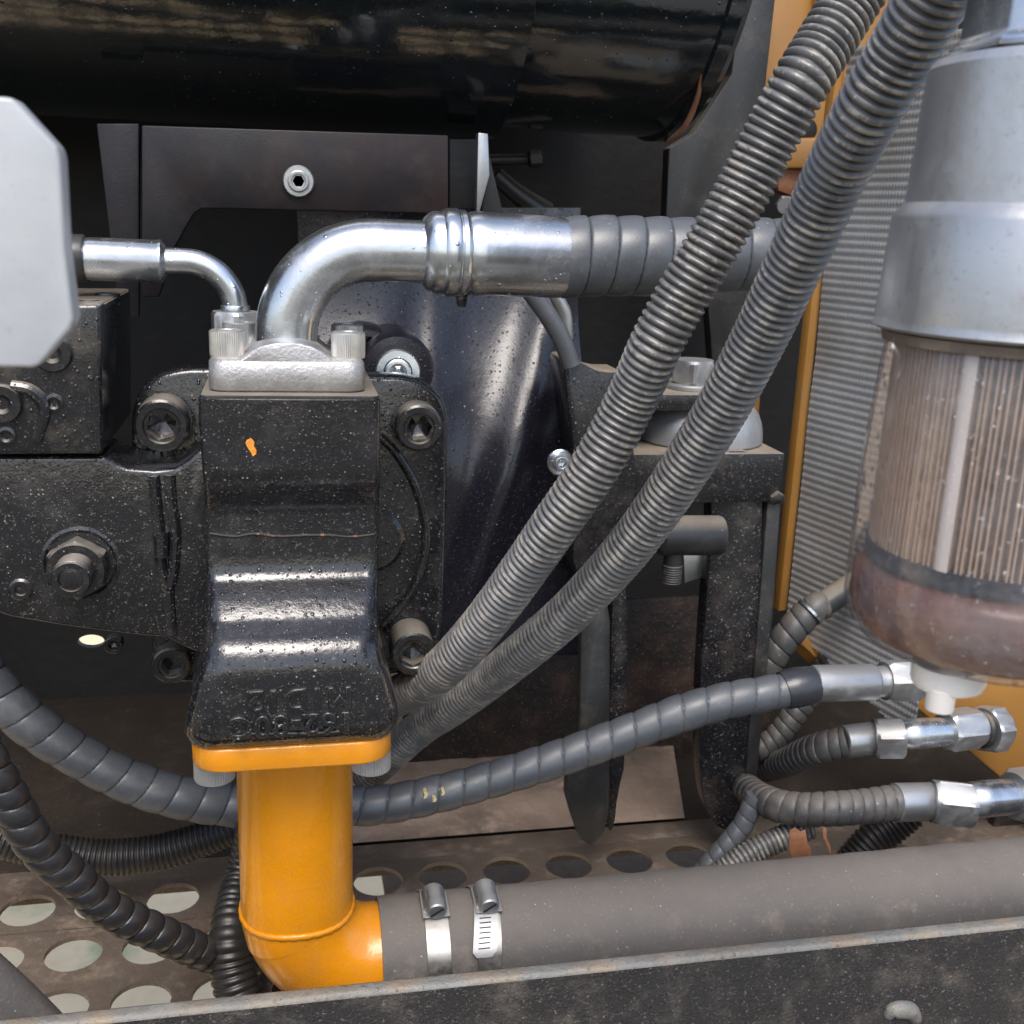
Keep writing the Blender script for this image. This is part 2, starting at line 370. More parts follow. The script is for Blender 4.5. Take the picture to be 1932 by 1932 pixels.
def prism(name, out, Y, depth, m, parent=None, bevel=.001, seg=2, **k):
    """outline given in picture coordinates, standing on the plane y=Y, thickness going back"""
    A = [P(x, y, Y) for x, y in out]; n = len(A)
    V = A+[a+Vector((0, depth, 0)) for a in A]
    Fc = [tuple(range(n)), tuple(range(2*n-1, n-1, -1))]+[(i, n+i, n+(i+1) % n, (i+1) % n) for i in range(n)]
    return obj(name, V, Fc, m, parent, bevel=bevel, seg=seg, **k)
def box(name, a, b, m, parent=None, bevel=.001, **k):
    (x0, y0, z0), (x1, y1, z1) = a, b
    V = [(x0, y0, z0), (x1, y0, z0), (x1, y1, z0), (x0, y1, z0), (x0, y0, z1), (x1, y0, z1), (x1, y1, z1), (x0, y1, z1)]
    Fc = [(0, 1, 2, 3), (4, 5, 6, 7), (0, 1, 5, 4), (1, 2, 6, 5), (2, 3, 7, 6), (3, 0, 4, 7)]
    return obj(name, V, Fc, m, parent, bevel=bevel, **k)
def smooth_out(pts, r=3):     # chaikin corner cutting of a closed outline
    for _ in range(r):
        q = []
        for a, b in zip(pts, pts[1:]+pts[:1]):
            q += [(a[0]*.75+b[0]*.25, a[1]*.75+b[1]*.25), (a[0]*.25+b[0]*.75, a[1]*.25+b[1]*.75)]
        pts = q
    return pts
def rr_loop(xl, xr, yf, yb, r, z, n=7):
    """rounded rectangle loop in a level plane"""
    L_ = []
    for cx, cy, a0 in ((xr-r, yf+r, -PI/2), (xr-r, yb-r, 0), (xl+r, yb-r, PI/2), (xl+r, yf+r, PI)):
        for i in range(n):
            a = a0+PI/2*i/(n-1); L_.append(Vector((cx+r*math.cos(a), cy+r*math.sin(a), z)))
    return L_
def loft(loops):
    n = len(loops[0]); V = [v for l in loops for v in l]; Fc = []
    for i in range(len(loops)-1):
        for k in range(n):
            k2 = (k+1) % n; Fc.append((i*n+k, i*n+k2, (i+1)*n+k2, (i+1)*n+k))
    Fc.append(tuple(range(n-1, -1, -1))); Fc.append(tuple((len(loops)-1)*n+k for k in range(n)))
    return V, Fc
def heightgrid(name, corners, nx, ny, hf, m, parent=None, normal=None, **k):
    """corners: tl,tr,br,bl ; hf(u,v) -> offset along normal"""
    tl, tr, br, bl = corners; nrm = normal or (tr-tl).cross(bl-tl).normalized()
    V = []; Fc = []
    for j in range(ny+1):
        v = j/ny
        for i in range(nx+1):
            u = i/nx; V.append((tl.lerp(tr, u)).lerp(bl.lerp(br, u), v)+nrm*hf(u, v))
    for j in range(ny):
        for i in range(nx):
            a = j*(nx+1)+i; Fc.append((a, a+1, a+nx+2, a+nx+1))
    return obj(name, V, Fc, m, parent, **k)
def pts(L_, Y=None, c=None, r=None):
    """[(px,py,rpx[,depth])] -> sweep points"""
    out = []
    for q in L_:
        d = q[3] if len(q) > 3 else (Y if Y is not None else c)
        p = P(q[0], q[1], d) if c is None else PC(q[0], q[1], d)
        out.append((p, SZ(q[2], p)))
    return out
# ================================================================== SETTING
def ground_mat():
    m = bpy.data.materials.new('pale_ground_with_grass'); m.use_nodes = True; n = m.node_tree.nodes; L = m.node_tree.links; b = n['Principled BSDF']
    tc = n.new('ShaderNodeTexCoord'); a = n.new('ShaderNodeTexNoise'); a.inputs['Scale'].default_value = 4.5; a.inputs['Detail'].default_value = 8; L.new(tc.outputs['Object'], a.inputs[0])
    r = n.new('ShaderNodeMapRange'); L.new(a.outputs[0], r.inputs[0]); r.inputs[1].default_value = .55; r.inputs[2].default_value = .70
    c = n.new('ShaderNodeTexNoise'); c.inputs['Scale'].default_value = 40; c.inputs['Detail'].default_value = 6; L.new(tc.outputs['Object'], c.inputs[0])
    m1 = n.new('ShaderNodeMix'); m1.data_type = 'RGBA'; L.new(c.outputs[0], m1.inputs[0]); m1.inputs[6].default_value = (.74, .53, .29, 1); m1.inputs[7].default_value = (.92, .72, .45, 1)
    m2 = n.new('ShaderNodeMix'); m2.data_type = 'RGBA'; L.new(c.outputs[0], m2.inputs[0]); m2.inputs[6].default_value = (.20, .26, .08, 1); m2.inputs[7].default_value = (.62, .58, .32, 1)
    m3 = n.new('ShaderNodeMix'); m3.data_type = 'RGBA'; L.new(r.outputs[0], m3.inputs[0]); L.new(m1.outputs[2], m3.inputs[6]); L.new(m2.outputs[2], m3.inputs[7])
    L.new(m3.outputs[2], b.inputs['Base Color']); b.inputs['Roughness'].default_value = .9
    return m
g = obj('ground', [(-60, -60, 0), (60, -60, 0), (60, 60, 0), (-60, 60, 0)], [(0, 1, 2, 3)], ground_mat(), smooth=False, base=(0, 0, 0))
g['kind'] = 'structure'
def dark_verge_mat():
    m = bpy.data.materials.new('dark_verge_for_reflections'); m.use_nodes = True; n = m.node_tree.nodes; L = m.node_tree.links; b = n['Principled BSDF']
    tc = n.new('ShaderNodeTexCoord'); c = n.new('ShaderNodeTexNoise'); c.inputs['Scale'].default_value = 6; c.inputs['Detail'].default_value = 9; L.new(tc.outputs['Object'], c.inputs[0])
    m1 = n.new('ShaderNodeMix'); m1.data_type = 'RGBA'; L.new(c.outputs[0], m1.inputs[0]); m1.inputs[6].default_value = (.025, .030, .012, 1); m1.inputs[7].default_value = (.11, .085, .05, 1)
    c2 = n.new('ShaderNodeTexNoise'); c2.inputs['Scale'].default_value = 1.7; c2.inputs['Detail'].default_value = 5; L.new(tc.outputs['Object'], c2.inputs[0])
    r2 = n.new('ShaderNodeMapRange'); L.new(c2.outputs[0], r2.inputs[0]); r2.inputs[1].default_value = .52; r2.inputs[2].default_value = .58
    m2 = n.new('ShaderNodeMix'); m2.data_type = 'RGBA'; L.new(r2.outputs[0], m2.inputs[0]); L.new(m1.outputs[2], m2.inputs[6]); m2.inputs[7].default_value = (.27, .27, .26, 1)  # pale patches added to give streaks in the reflections
    L.new(m2.outputs[2], b.inputs['Base Color']); b.inputs['Roughness'].default_value = .95; return m
gv = obj('reflection_verge', [(-60, -60, .004), (60, -60, .004), (60, .35, .004), (-60, .35, .004)], [(0, 1, 2, 3)], dark_verge_mat(), smooth=False, base=(0, 0, 0))  # added dark sheet out of view, keeps reflections in the black paint dark
gv['kind'] = 'structure'
DZ = CAM.z-.600                                            # level of the perforated plate
# perforated floor plate: a real sheet with round holes
def deck():
    px_, py_ = .0610, .0670; r = .0228; t = .004; V = []; Fc = []; seg = 24
    fp = thing('perforated_floor_plate', 'dusty brown steel floor plate with rows of round holes under the hoses', 'floor plate', (.1, .85, DZ))
    xs = [(.0775+px_*i) for i in range(-9, 6)]
    for j, yc in enumerate((.900, .8335, .7665, .700, .633)):
        off = (0, -.012, -.012, -.02, -.02)[j]
        for xc in xs:
            xc += off
            base = len(V); hx, hy = px_/2, py_/2
            for lv in (0, 1):
                for k in range(seg):
                    a = 2*PI*k/seg; c_, s_ = math.cos(a), math.sin(a)
                    V.append((xc+r*c_, yc+r*s_, DZ-t*lv))
            for k in range(seg):
                a = 2*PI*k/seg; c_, s_ = math.cos(a), math.sin(a); q = min(hx/max(abs(c_), 1e-6), hy/max(abs(s_), 1e-6))
                V.append((xc+q*c_, yc+q*s_, DZ))
            # exact corners: snap the diagonal samples
            for k in range(seg):
                k2 = (k+1) % seg
                Fc.append((base+k, base+k2, base+seg+k2, base+seg+k))
                Fc.append((base+2*seg+k, base+2*seg+k2, base+k2, base+k))
            ca = math.atan2(hy, hx)
            for sx_, sy_ in ((1, 1), (-1, 1), (-1, -1), (1, -1)):
                a = math.atan2(sy_*hy, sx_*hx) % (2*PI); k = int(a/(2*PI/seg)); k2 = (k+1) % seg
                V.append((xc+sx_*hx, yc+sy_*hy, DZ)); Fc.append((base+2*seg+k, len(V)-1, base+2*seg+k2))
    obj('perforated_sheet', V, Fc, 'deck', fp, ang=30)
    box('ledge_strip', (-.7, .9337, DZ-.004), (1.1, .962, DZ), 'deck', fp, bevel=.0005)
    for j, yc in enumerate((.900, .8335, .7665, .700, .633)):
        off = (0, -.012, -.012, -.02, -.02)[j]; x0 = .0775+px_*5.5+off
        obj('end_sheet', [(x0, yc-py_/2, DZ), (1.1, yc-py_/2, DZ), (1.1, yc+py_/2, DZ), (x0, yc+py_/2, DZ)], [(0, 1, 2, 3)], 'deck', fp)
    box('front_strip', (-.7, .50, DZ-.004), (1.1, .5993, DZ), 'deck', fp, bevel=.0005)
deck()
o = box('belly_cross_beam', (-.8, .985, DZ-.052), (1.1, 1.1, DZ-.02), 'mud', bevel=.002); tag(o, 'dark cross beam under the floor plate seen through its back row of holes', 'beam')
o = box('belly_guard', (.115, .92, DZ-.25), (1.1, 1.7, DZ-.246), 'guard', bevel=.001); tag(o, 'dusty tan guard sheet seen through the floor holes right of the orange pipe', 'guard sheet')
lg = heightgrid('dusty_ledge', (Vector((.03, 1.345, DZ+.03)), Vector((.50, 1.345, DZ+.03)), Vector((.40, .9605, DZ+.004)), Vector((.03, .9605, DZ+.004))), 120, 16,
                lambda u, v: .004*(1-v)*noise.noise(Vector((u*30, v*4, 1))), 'tan', normal=Vector((0, 0, 1)))
lf = box('bay_sill', (-.8, .9605, DZ-.01), (.029, 1.345, DZ+.002), 'sill', bevel=.001); tag(lf, 'dark brown sill behind the floor holes left of the orange pipe', 'sill')
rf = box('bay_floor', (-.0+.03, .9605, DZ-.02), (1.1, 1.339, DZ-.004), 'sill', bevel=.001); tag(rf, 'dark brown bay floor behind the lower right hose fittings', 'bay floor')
tag(lg, 'tan mud covered ledge behind the row of floor holes', 'ledge')
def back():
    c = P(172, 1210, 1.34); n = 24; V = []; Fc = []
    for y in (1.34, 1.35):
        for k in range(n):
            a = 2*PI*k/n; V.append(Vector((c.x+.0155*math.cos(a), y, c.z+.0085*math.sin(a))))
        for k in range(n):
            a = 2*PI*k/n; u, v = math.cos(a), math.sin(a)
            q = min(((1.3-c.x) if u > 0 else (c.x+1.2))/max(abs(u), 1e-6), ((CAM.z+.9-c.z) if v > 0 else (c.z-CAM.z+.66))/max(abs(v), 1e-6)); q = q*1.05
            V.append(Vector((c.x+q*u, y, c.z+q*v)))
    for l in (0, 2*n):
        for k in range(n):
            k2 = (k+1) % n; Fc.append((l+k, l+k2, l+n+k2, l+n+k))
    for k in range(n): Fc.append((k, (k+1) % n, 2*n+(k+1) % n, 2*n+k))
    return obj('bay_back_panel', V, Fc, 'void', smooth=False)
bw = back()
tag(bw, 'back panel of the engine bay, shade put into its dark colour', 'panel')
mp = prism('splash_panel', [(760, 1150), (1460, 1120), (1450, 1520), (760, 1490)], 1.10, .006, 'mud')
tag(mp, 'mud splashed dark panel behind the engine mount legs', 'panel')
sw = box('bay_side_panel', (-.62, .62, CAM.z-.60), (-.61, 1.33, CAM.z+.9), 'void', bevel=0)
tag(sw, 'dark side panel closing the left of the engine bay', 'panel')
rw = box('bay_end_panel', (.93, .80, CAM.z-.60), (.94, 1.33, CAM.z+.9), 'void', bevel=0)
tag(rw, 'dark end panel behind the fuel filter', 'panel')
# ================================================================== TANK ON TOP
def tank():
    Yc, R1, R2 = 1.06, .215, .205
    e = ray(644, 249); el = math.atan2(e.z, e.y)             # lower tangent passes this sight line (in the x = const section)
    # centre height so that the cylinder just touches the plane through that sight line parallel to x
    nrm = Vector((0, -math.sin(el), math.cos(el)))
    zc = (R1 - (Yc*nrm.y))/nrm.z + CAM.z
    t = thing('exhaust_tank', 'large glossy black horizontal cylinder across the top of the bay', 'tank', (0, Yc, zc-R1))
    xs = P(957, 230, Yc-.07).x; xe = P(1300, 245, Yc-.05).x
    rev('shell', (-.75, Yc, zc), (1, 0, 0), [(R1*.9, 0), (R1, .01), (R1, xs+.75-.0015), (R1-.003, xs+.75), (R1*.9, xs+.75)], 'tank', t, seg=128)
    rev('end_shell', (xs+.0005, Yc, zc), (1, 0, 0), [(R2*.9, 0), (R2, .0), (R2, xe-xs-.02), (R2+.004, xe-xs-.018), (R2+.004, xe-xs-.006), (R2, xe-xs), (R2*.8, xe-xs+.004)], 'tank', t, seg=128)
    V, Fc, A = sweep([(P(1326, 140, .935), .0012), (P(1318, 185, .95), .0022), (P(1296, 235, .97), .0026), (P(1262, 264, .995), .0012)], .003, 10, wob=.004)
    obj('rust_run', V, Fc, 'leaf', t)
    return t
tank()
# ================================================================== PLATES BEHIND THE PUMP
t = thing('support_plate', 'dark flat plate with one socket bolt under the black tank', 'plate', P(560, 410, .93))
prism('plate', [(267, 236), (846, 255), (846, 400), (800, 402), (383, 393), (366, 402), (330, 465), (300, 560), (267, 560)], .93, .012, 'darkplate', t, bevel=.0015)
prism('side_web', [(182, 233), (262, 233), (262, 600), (225, 600)], .945, .01, 'darkplate', t, bevel=.001)
c = P(563, 342, .928)
rev('washer', c, (0, -1, 0), [(SZ(29, c), 0), (SZ(29, c), .002), (SZ(27, c), .003), (SZ(20, c), .003), (SZ(20, c), .0)], 'zincdull', t)
socket_bolt('bolt', c, (0, -1, 0), SZ(20, c), .006, 'zincdull', t)
# glossy bell housing behind the conduits
def housing():
    t = thing('flywheel_housing', 'glossy plum black ribbed housing behind the conduits', 'engine housing', P(920, 1280, .9))
    tl, tr, br, bl = P(560, 392, 1.01), P(1085, 392, 1.01), P(1075, 1190, 1.01), P(600, 1190, 1.01)
    def h(u, v):
        d = .012*math.exp(-((u-.62)/.35)**2)
        for c0, sl, wd, am in ((.42, -.10, .11, .016), (.84, -.30, .09, .016)):
            x = u-(c0+sl*(v-.3)*2); d += am*math.exp(-(x/wd)**2)*(1 if v < .8 else 1-(v-.8)*2)
        q_ = min(1, max(0, (v-.10)/.50)); d += .060*q_*q_*(3-2*q_)
        return d+.002*noise.noise(Vector((u*5, v*6, 2)))
    heightgrid('shell', (tl, tr, br, bl), 90, 100, h, 'housing', t, normal=Vector((0, -1, 0)), ang=180)
    c = P(1056, 871, .885)
    rev('washer', c, (0, -1, 0), [(SZ(25, c), 0), (SZ(25, c), .003), (SZ(22, c), .004), (SZ(15, c), .0025)], 'zinc', t)
    socket_bolt('bolt', c, (0, -1, 0), SZ(14, c), .009, 'zinc', t)
    c = P(751, 702, .84)
    V, Fc = lathe(c+Vector((0, .0, 0)), (0, -1, 0), [(SZ(72, c), -.08), (SZ(72, c), -.012), (SZ(66, c), -.002), (SZ(50, c), -.001)], 48)
    obj('bolt_boss', V, Fc, 'housing', t)
    rev('washer', c, (-.1, -1, .1), [(SZ(43, c), 0), (SZ(43, c), .005), (SZ(40, c), .007), (SZ(27, c), .007), (SZ(25, c), .003)], 'zinc', t)
    socket_bolt('bolt', c, (-.1, -1, .1), SZ(25, c), .012, 'zinc', t)
    V, Fc = lathe(P(690, 690, .87), (0, -1, 0), [(SZ(75, c), -.05), (SZ(75, c), 0), (SZ(70, c), .004), (SZ(58, c), .005), (SZ(55, c), -.01)], 48)
    obj('bore_ring', V, Fc, 'housing', t)
housing()
# strut and levers seen above the big hose
o = prism('hanger_strut', [(902, 250), (921, 252), (924, 330), (905, 400), (899, 400)], .96, .012, 'zincdull', bevel=.001)
tag(o, 'narrow bright steel strut hanging under the tank', 'strut')
o = prism('gusset', [(923, 292), (950, 405), (908, 405)], .975, .006, 'matte', bevel=.0008)
tag(o, 'small grey triangular gusset beside the bright strut', 'gusset')
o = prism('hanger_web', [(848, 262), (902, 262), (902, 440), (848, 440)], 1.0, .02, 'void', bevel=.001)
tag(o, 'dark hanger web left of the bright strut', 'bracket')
t = thing('control_linkage', 'dim grey rods and clevis in the shadow behind the big hose', 'linkage', P(980, 400, 1.12))
pipe('rod', pts([(915, 302, 11), (990, 300, 10), (1005, 298, 12)], Y=1.12), 'matte', t)
pipe('arm', pts([(935, 330, 16), (975, 365, 18), (1030, 405, 24)], Y=1.12), 'matte', t)
hexnut('nut', P(998, 300, 1.11), (1, 0, .1), .009, .012, 'matte', t)
o = pipe('breather_tube', pts([(985, 530, 17), (1030, 590, 18), (1060, 640, 18), (1078, 690, 17)], Y=.875), 'rubber')
tag(o, 'thin grey tube running down from behind the silver ferrule', 'tube')
o = pipe('steel_pipe', pts([(1040, 545, 13), (1065, 590, 13), (1070, 640, 12)], Y=.93), 'zincdull')
tag(o, 'short pale pipe tucked behind the thin grey tube', 'pipe')
# ================================================================== FRAME, YELLOW PANELS, BACKGROUND AT RIGHT
o = prism('frame_plate', [(1405, -60), (1470, -60), (1447, 143), (1425, 420), (1402, 640), (1400, 700), (1345, 700), (1335, 560), (1250, 560), (1262, 280), (1310, 250), (1380, 140)], 1.16, .02, 'matte', bevel=.002)
tag(o, 'matte dark grey upright plate at the end of the tank', 'frame')
t = thing('yellow_frame', 'orange painted machine frame seen between the two conduits', 'frame', P(1540, 320, 1.2))
prism('main_panel', [(1452, -60), (1545, -60), (1530, 120), (1512, 210), (1500, 312), (1440, 312), (1425, 300)], 1.20, .02, 'yellowf', t, bevel=.003)
prism('side_panel', [(1547, -60), (1720, -60), (1700, 60), (1590, 320), (1516, 312), (1530, 215)], 1.185, .03, 'yellowf', t, bevel=.004)
prism('foot_block', [(1470, 262), (1570, 258), (1590, 318), (1470, 318)], 1.15, .03, 'yellowf', t, bevel=.004)
cyl('dark_hole_disc', P(1520, 245, 1.18), (0, -1, 0), .012, .004, 'void', t)  # flat dark disc stands in for the shaded hole in the frame
t = thing('frame_bolt', 'zinc bolt with a brown washer under the orange frame', 'bolt', P(1500, 380, 1.16))
prism('lug', [(1468, 318), (1530, 318), (1520, 350), (1500, 372), (1468, 360)], 1.16, .02, 'leaf', t, bevel=.002)
hexnut('bolt_head', P(1480, 385, 1.15), (-.3, -1, -.2), .010, .01, 'zincdull', t)
o = prism('upright_post', [(1392, 552), (1412, 552), (1436, 730), (1432, 792), (1412, 792)], 1.22, .02, 'yellowf', bevel=.002)
tag(o, 'narrow orange upright behind the silver mount dome', 'frame')
def foil():
    t = thing('embossed_heat_shield', 'silver embossed foil sheet with an orange edge beside the filter bowl', 'heat shield', P(1480, 1170, 1.06))
    A0 = P(1522, 820, 1.06); d = Vector((math.sin(math.radians(13.8)), -math.cos(math.radians(13.8)), 0))
    def on(px, py):      # point of the sheet's plane on a sight line
        n_ = Vector((d.y, -d.x, 0)); r = ray(px, py); return CAM + r*((A0-CAM).dot(n_)/r.dot(n_))
    zt, zb = on(1560, 470).z+.19, 0
    def f(px, z): return None
    ca, cb, cc_ = on(1478, 1165), on(1671, 1352), on(1738, 1300)
    U = lambda p: (p-A0).dot(d)
    ua, ub, uc = U(ca), U(cb), U(cc_); W = uc
    cut = lambda u: ca.z+(cb.z-ca.z)*(u-ua)/(ub-ua)
    zb = cb.z-.02
    nu, nv = 82, 62
    V = []; Fc = []; n_ = Vector((-math.cos(math.radians(13.8)), -math.sin(math.radians(13.8)), 0))
    rows, cols = 84, int(W/.0040); sr, sc = 4, 4
    NX, NZ = cols*sc, rows*sr
    for j in range(NZ+1):
        z = zt+(zb-zt)*j/NZ; rh = (0, .85, 1, .8)[j % sr]
        # lean of the sheet's left edge
        for i in range(NX+1):
            x = W*i/NX; ch = (0, .9, 1, .85)[i % sc]
            h = .0013*rh*(.55+.45*ch)+.0016*noise.noise(Vector((x*14, z*14, 0)))
            V.append(Vector((A0.x, A0.y, z))+d*x+n_*h)
    for j in range(NZ):
        for i in range(NX):
            if zt+(zb-zt)*(j+.5)/NZ < cut(W*(i+.5)/NX): continue
            a = j*(NX+1)+i; Fc.append((a, a+1, a+NX+2, a+NX+1))
    obj('foil_sheet', V, Fc, 'foil', t, ang=180)
    e0 = A0-d*.006; th = .011
    V = [];
    for z in (ca.z+.008, zt):
        for q in (0, -.012):
            for s_ in (0, th): V.append(Vector((e0.x, e0.y, z))+d*q+n_*(s_-.004))
    Fc = [(0, 1, 3, 2), (4, 5, 7, 6), (0, 1, 5, 4), (2, 3, 7, 6), (0, 2, 6, 4), (1, 3, 7, 5)]
    obj('orange_edge_strip', V, Fc, 'yellowf', t, bevel=.0012)
foil()
o = pipe('lower_cross_beam', pts([(1490, 1195, 17), (1530, 1232, 17), (1590, 1290, 17)], Y=1.02), 'yellowf', seg=4)
tag(o, 'short orange beam in the gap under the heat shield', 'beam')
o = prism('bulkhead_plate', [(1745, 1215), (1731, 1338), (1888, 1468), (2010, 1572), (2100, 1480), (2100, 1200), (1840, 1200)], .875, .012, 'yellowf', bevel=.003)
tag(o, 'orange bulkhead plate carrying the lower hose fittings', 'plate')
o = prism('lower_side_plate', [(1893, 1480), (2200, 1740), (2200, 1900), (1990, 1800), (1860, 1620)], .905, .01, 'mud', bevel=.001)
tag(o, 'dark muddy plate at the lower right beyond the suction hose', 'plate')
# ================================================================== ENGINE MOUNT
def mount():
    t = thing('engine_mount', 'black engine mount bracket with silver rubber dome and long legs', 'engine mount', P(1330, 1570, .92))
    Yf = .885
    zt = P(1400, 856, Yf).z; xl = P(1192, 856, Yf).x; xr = P(1481, 857, Yf).x
    zb = P(1473, 947, Yf).z
    box('mount_block', (xl, Yf, zb), (xr, Yf+.145, zt), 'matted', t, bevel=.0015)
    c = P(1316, 838, Yf+.065); c.z = zt+.0006
    r = SZ(119, c)
    rev('rubber_dome', c, (0, 0, 1), [(r*.98, 0), (r, .0015), (r*.99, .010), (r*.965, .018), (r*.91, .026), (r*.82, .033), (r*.7, .037), (r*.5, .039), (r*.3, .039)], 'canister', t, seg=64)
    zp = P(1300, 776, c.y-.05).z
    xl2 = P(1120, 776, c.y-.05).x; xr2 = P(1402, 776, c.y-.05).x
    zp2 = P(1300, 745, c.y-.05).z
    box('top_arm', (xl2, c.y-.05, zp), (xr2, c.y+.06, zp2), 'matted', t, bevel=.001)
    c2 = Vector((P(1311, 730, c.y-.02).x, c.y-.012, zp2+.0005))
    rev('washer', c2, (0, 0, 1), [(SZ(50, c2), 0), (SZ(50, c2), .003), (SZ(47, c2), .0042), (SZ(40, c2), .0045)], 'zincdull', t)
    hexnut('nut', c2+Vector((0, 0, .0046)), (0, 0, 1), SZ(43, c2), .021, 'zincdull', t, rot=.2)
    prism('bracket_arm', smooth_out([(1064, 690), (1064, 680), (1074, 676), (1094, 682), (1131, 702), (1192, 702), (1200, 1010), (1160, 1110), (1078, 1110), (1090, 900)], 1), .875, .05, 'matted', t, bevel=.002)
    prism('right_leg', smooth_out([(1342, 850), (1440, 850), (1440, 950), (1436, 1150), (1420, 1400), (1405, 1520), (1388, 1566), (1352, 1566), (1322, 1500), (1318, 1350), (1330, 1150), (1340, 1049), (1342, 950)], 2), .89, .02, 'matted', t, bevel=.002)
    prism('corner_post', [(1449, 940), (1474, 944), (1462, 1120), (1426, 1500), (1404, 1500), (1432, 1150)], .888, .03, 'matte', t, bevel=.002)
    prism('left_leg', smooth_out([(1097, 1085), (1152, 1085), (1151, 1435), (1146, 1560), (1126, 1592), (1102, 1594), (1084, 1560), (1062, 1480), (1094, 1440)], 1), .868, .012, 'matte', t, bevel=.002)
    prism('left_leg_web', smooth_out([(1154, 1060), (1186, 1060), (1182, 1435), (1166, 1500), (1160, 1560), (1148, 1575)], 1), .88, .02, 'matted', t, bevel=.002)
    prism('left_cheek', [(1112, 880), (1190, 850), (1196, 950), (1150, 1120), (1100, 1120)], .895, .02, 'matted', t, bevel=.002)
    V, Fc, A = sweep([(P(1455, 946, .886), .004), (P(1466, 938, .883), .006), (P(1474, 944, .886), .004)], .003, 12); obj('weld_bead', V, Fc, 'matted', t)
    u = thing('mount_cross_bolt', 'dark round cross pin with a threaded stud under the mount block', 'bolt', P(1270, 1094, .87))
    c = P(1240, 1010, .872)
    cyl('pin', c, (1, 0, -.02), SZ(38, c), P(1362, 1010, .872).x-c.x, 'matte', u, e=.003)
    c = P(1271, 1040, .872)
    V, Fc, A = sweep([(c, SZ(18, c)), (c-Vector((0, 0, .012)), SZ(18, c))], .002, 24); obj('stud_neck', V, Fc, 'matte', u)
    c = c-Vector((0, 0, .0121)); V, Fc, A = sweep([(c, SZ(20, c)), (c-Vector((0, 0, .016)), SZ(19, c))], .0004, 24, corrug(.0022, .1)); obj('stud_thread', V, Fc, 'matte', u)
    prism('shim', [(1290, 1048), (1342, 1048), (1338, 1085), (1292, 1100)], .905, .003, 'zincdull', u, bevel=.0005)
mount()
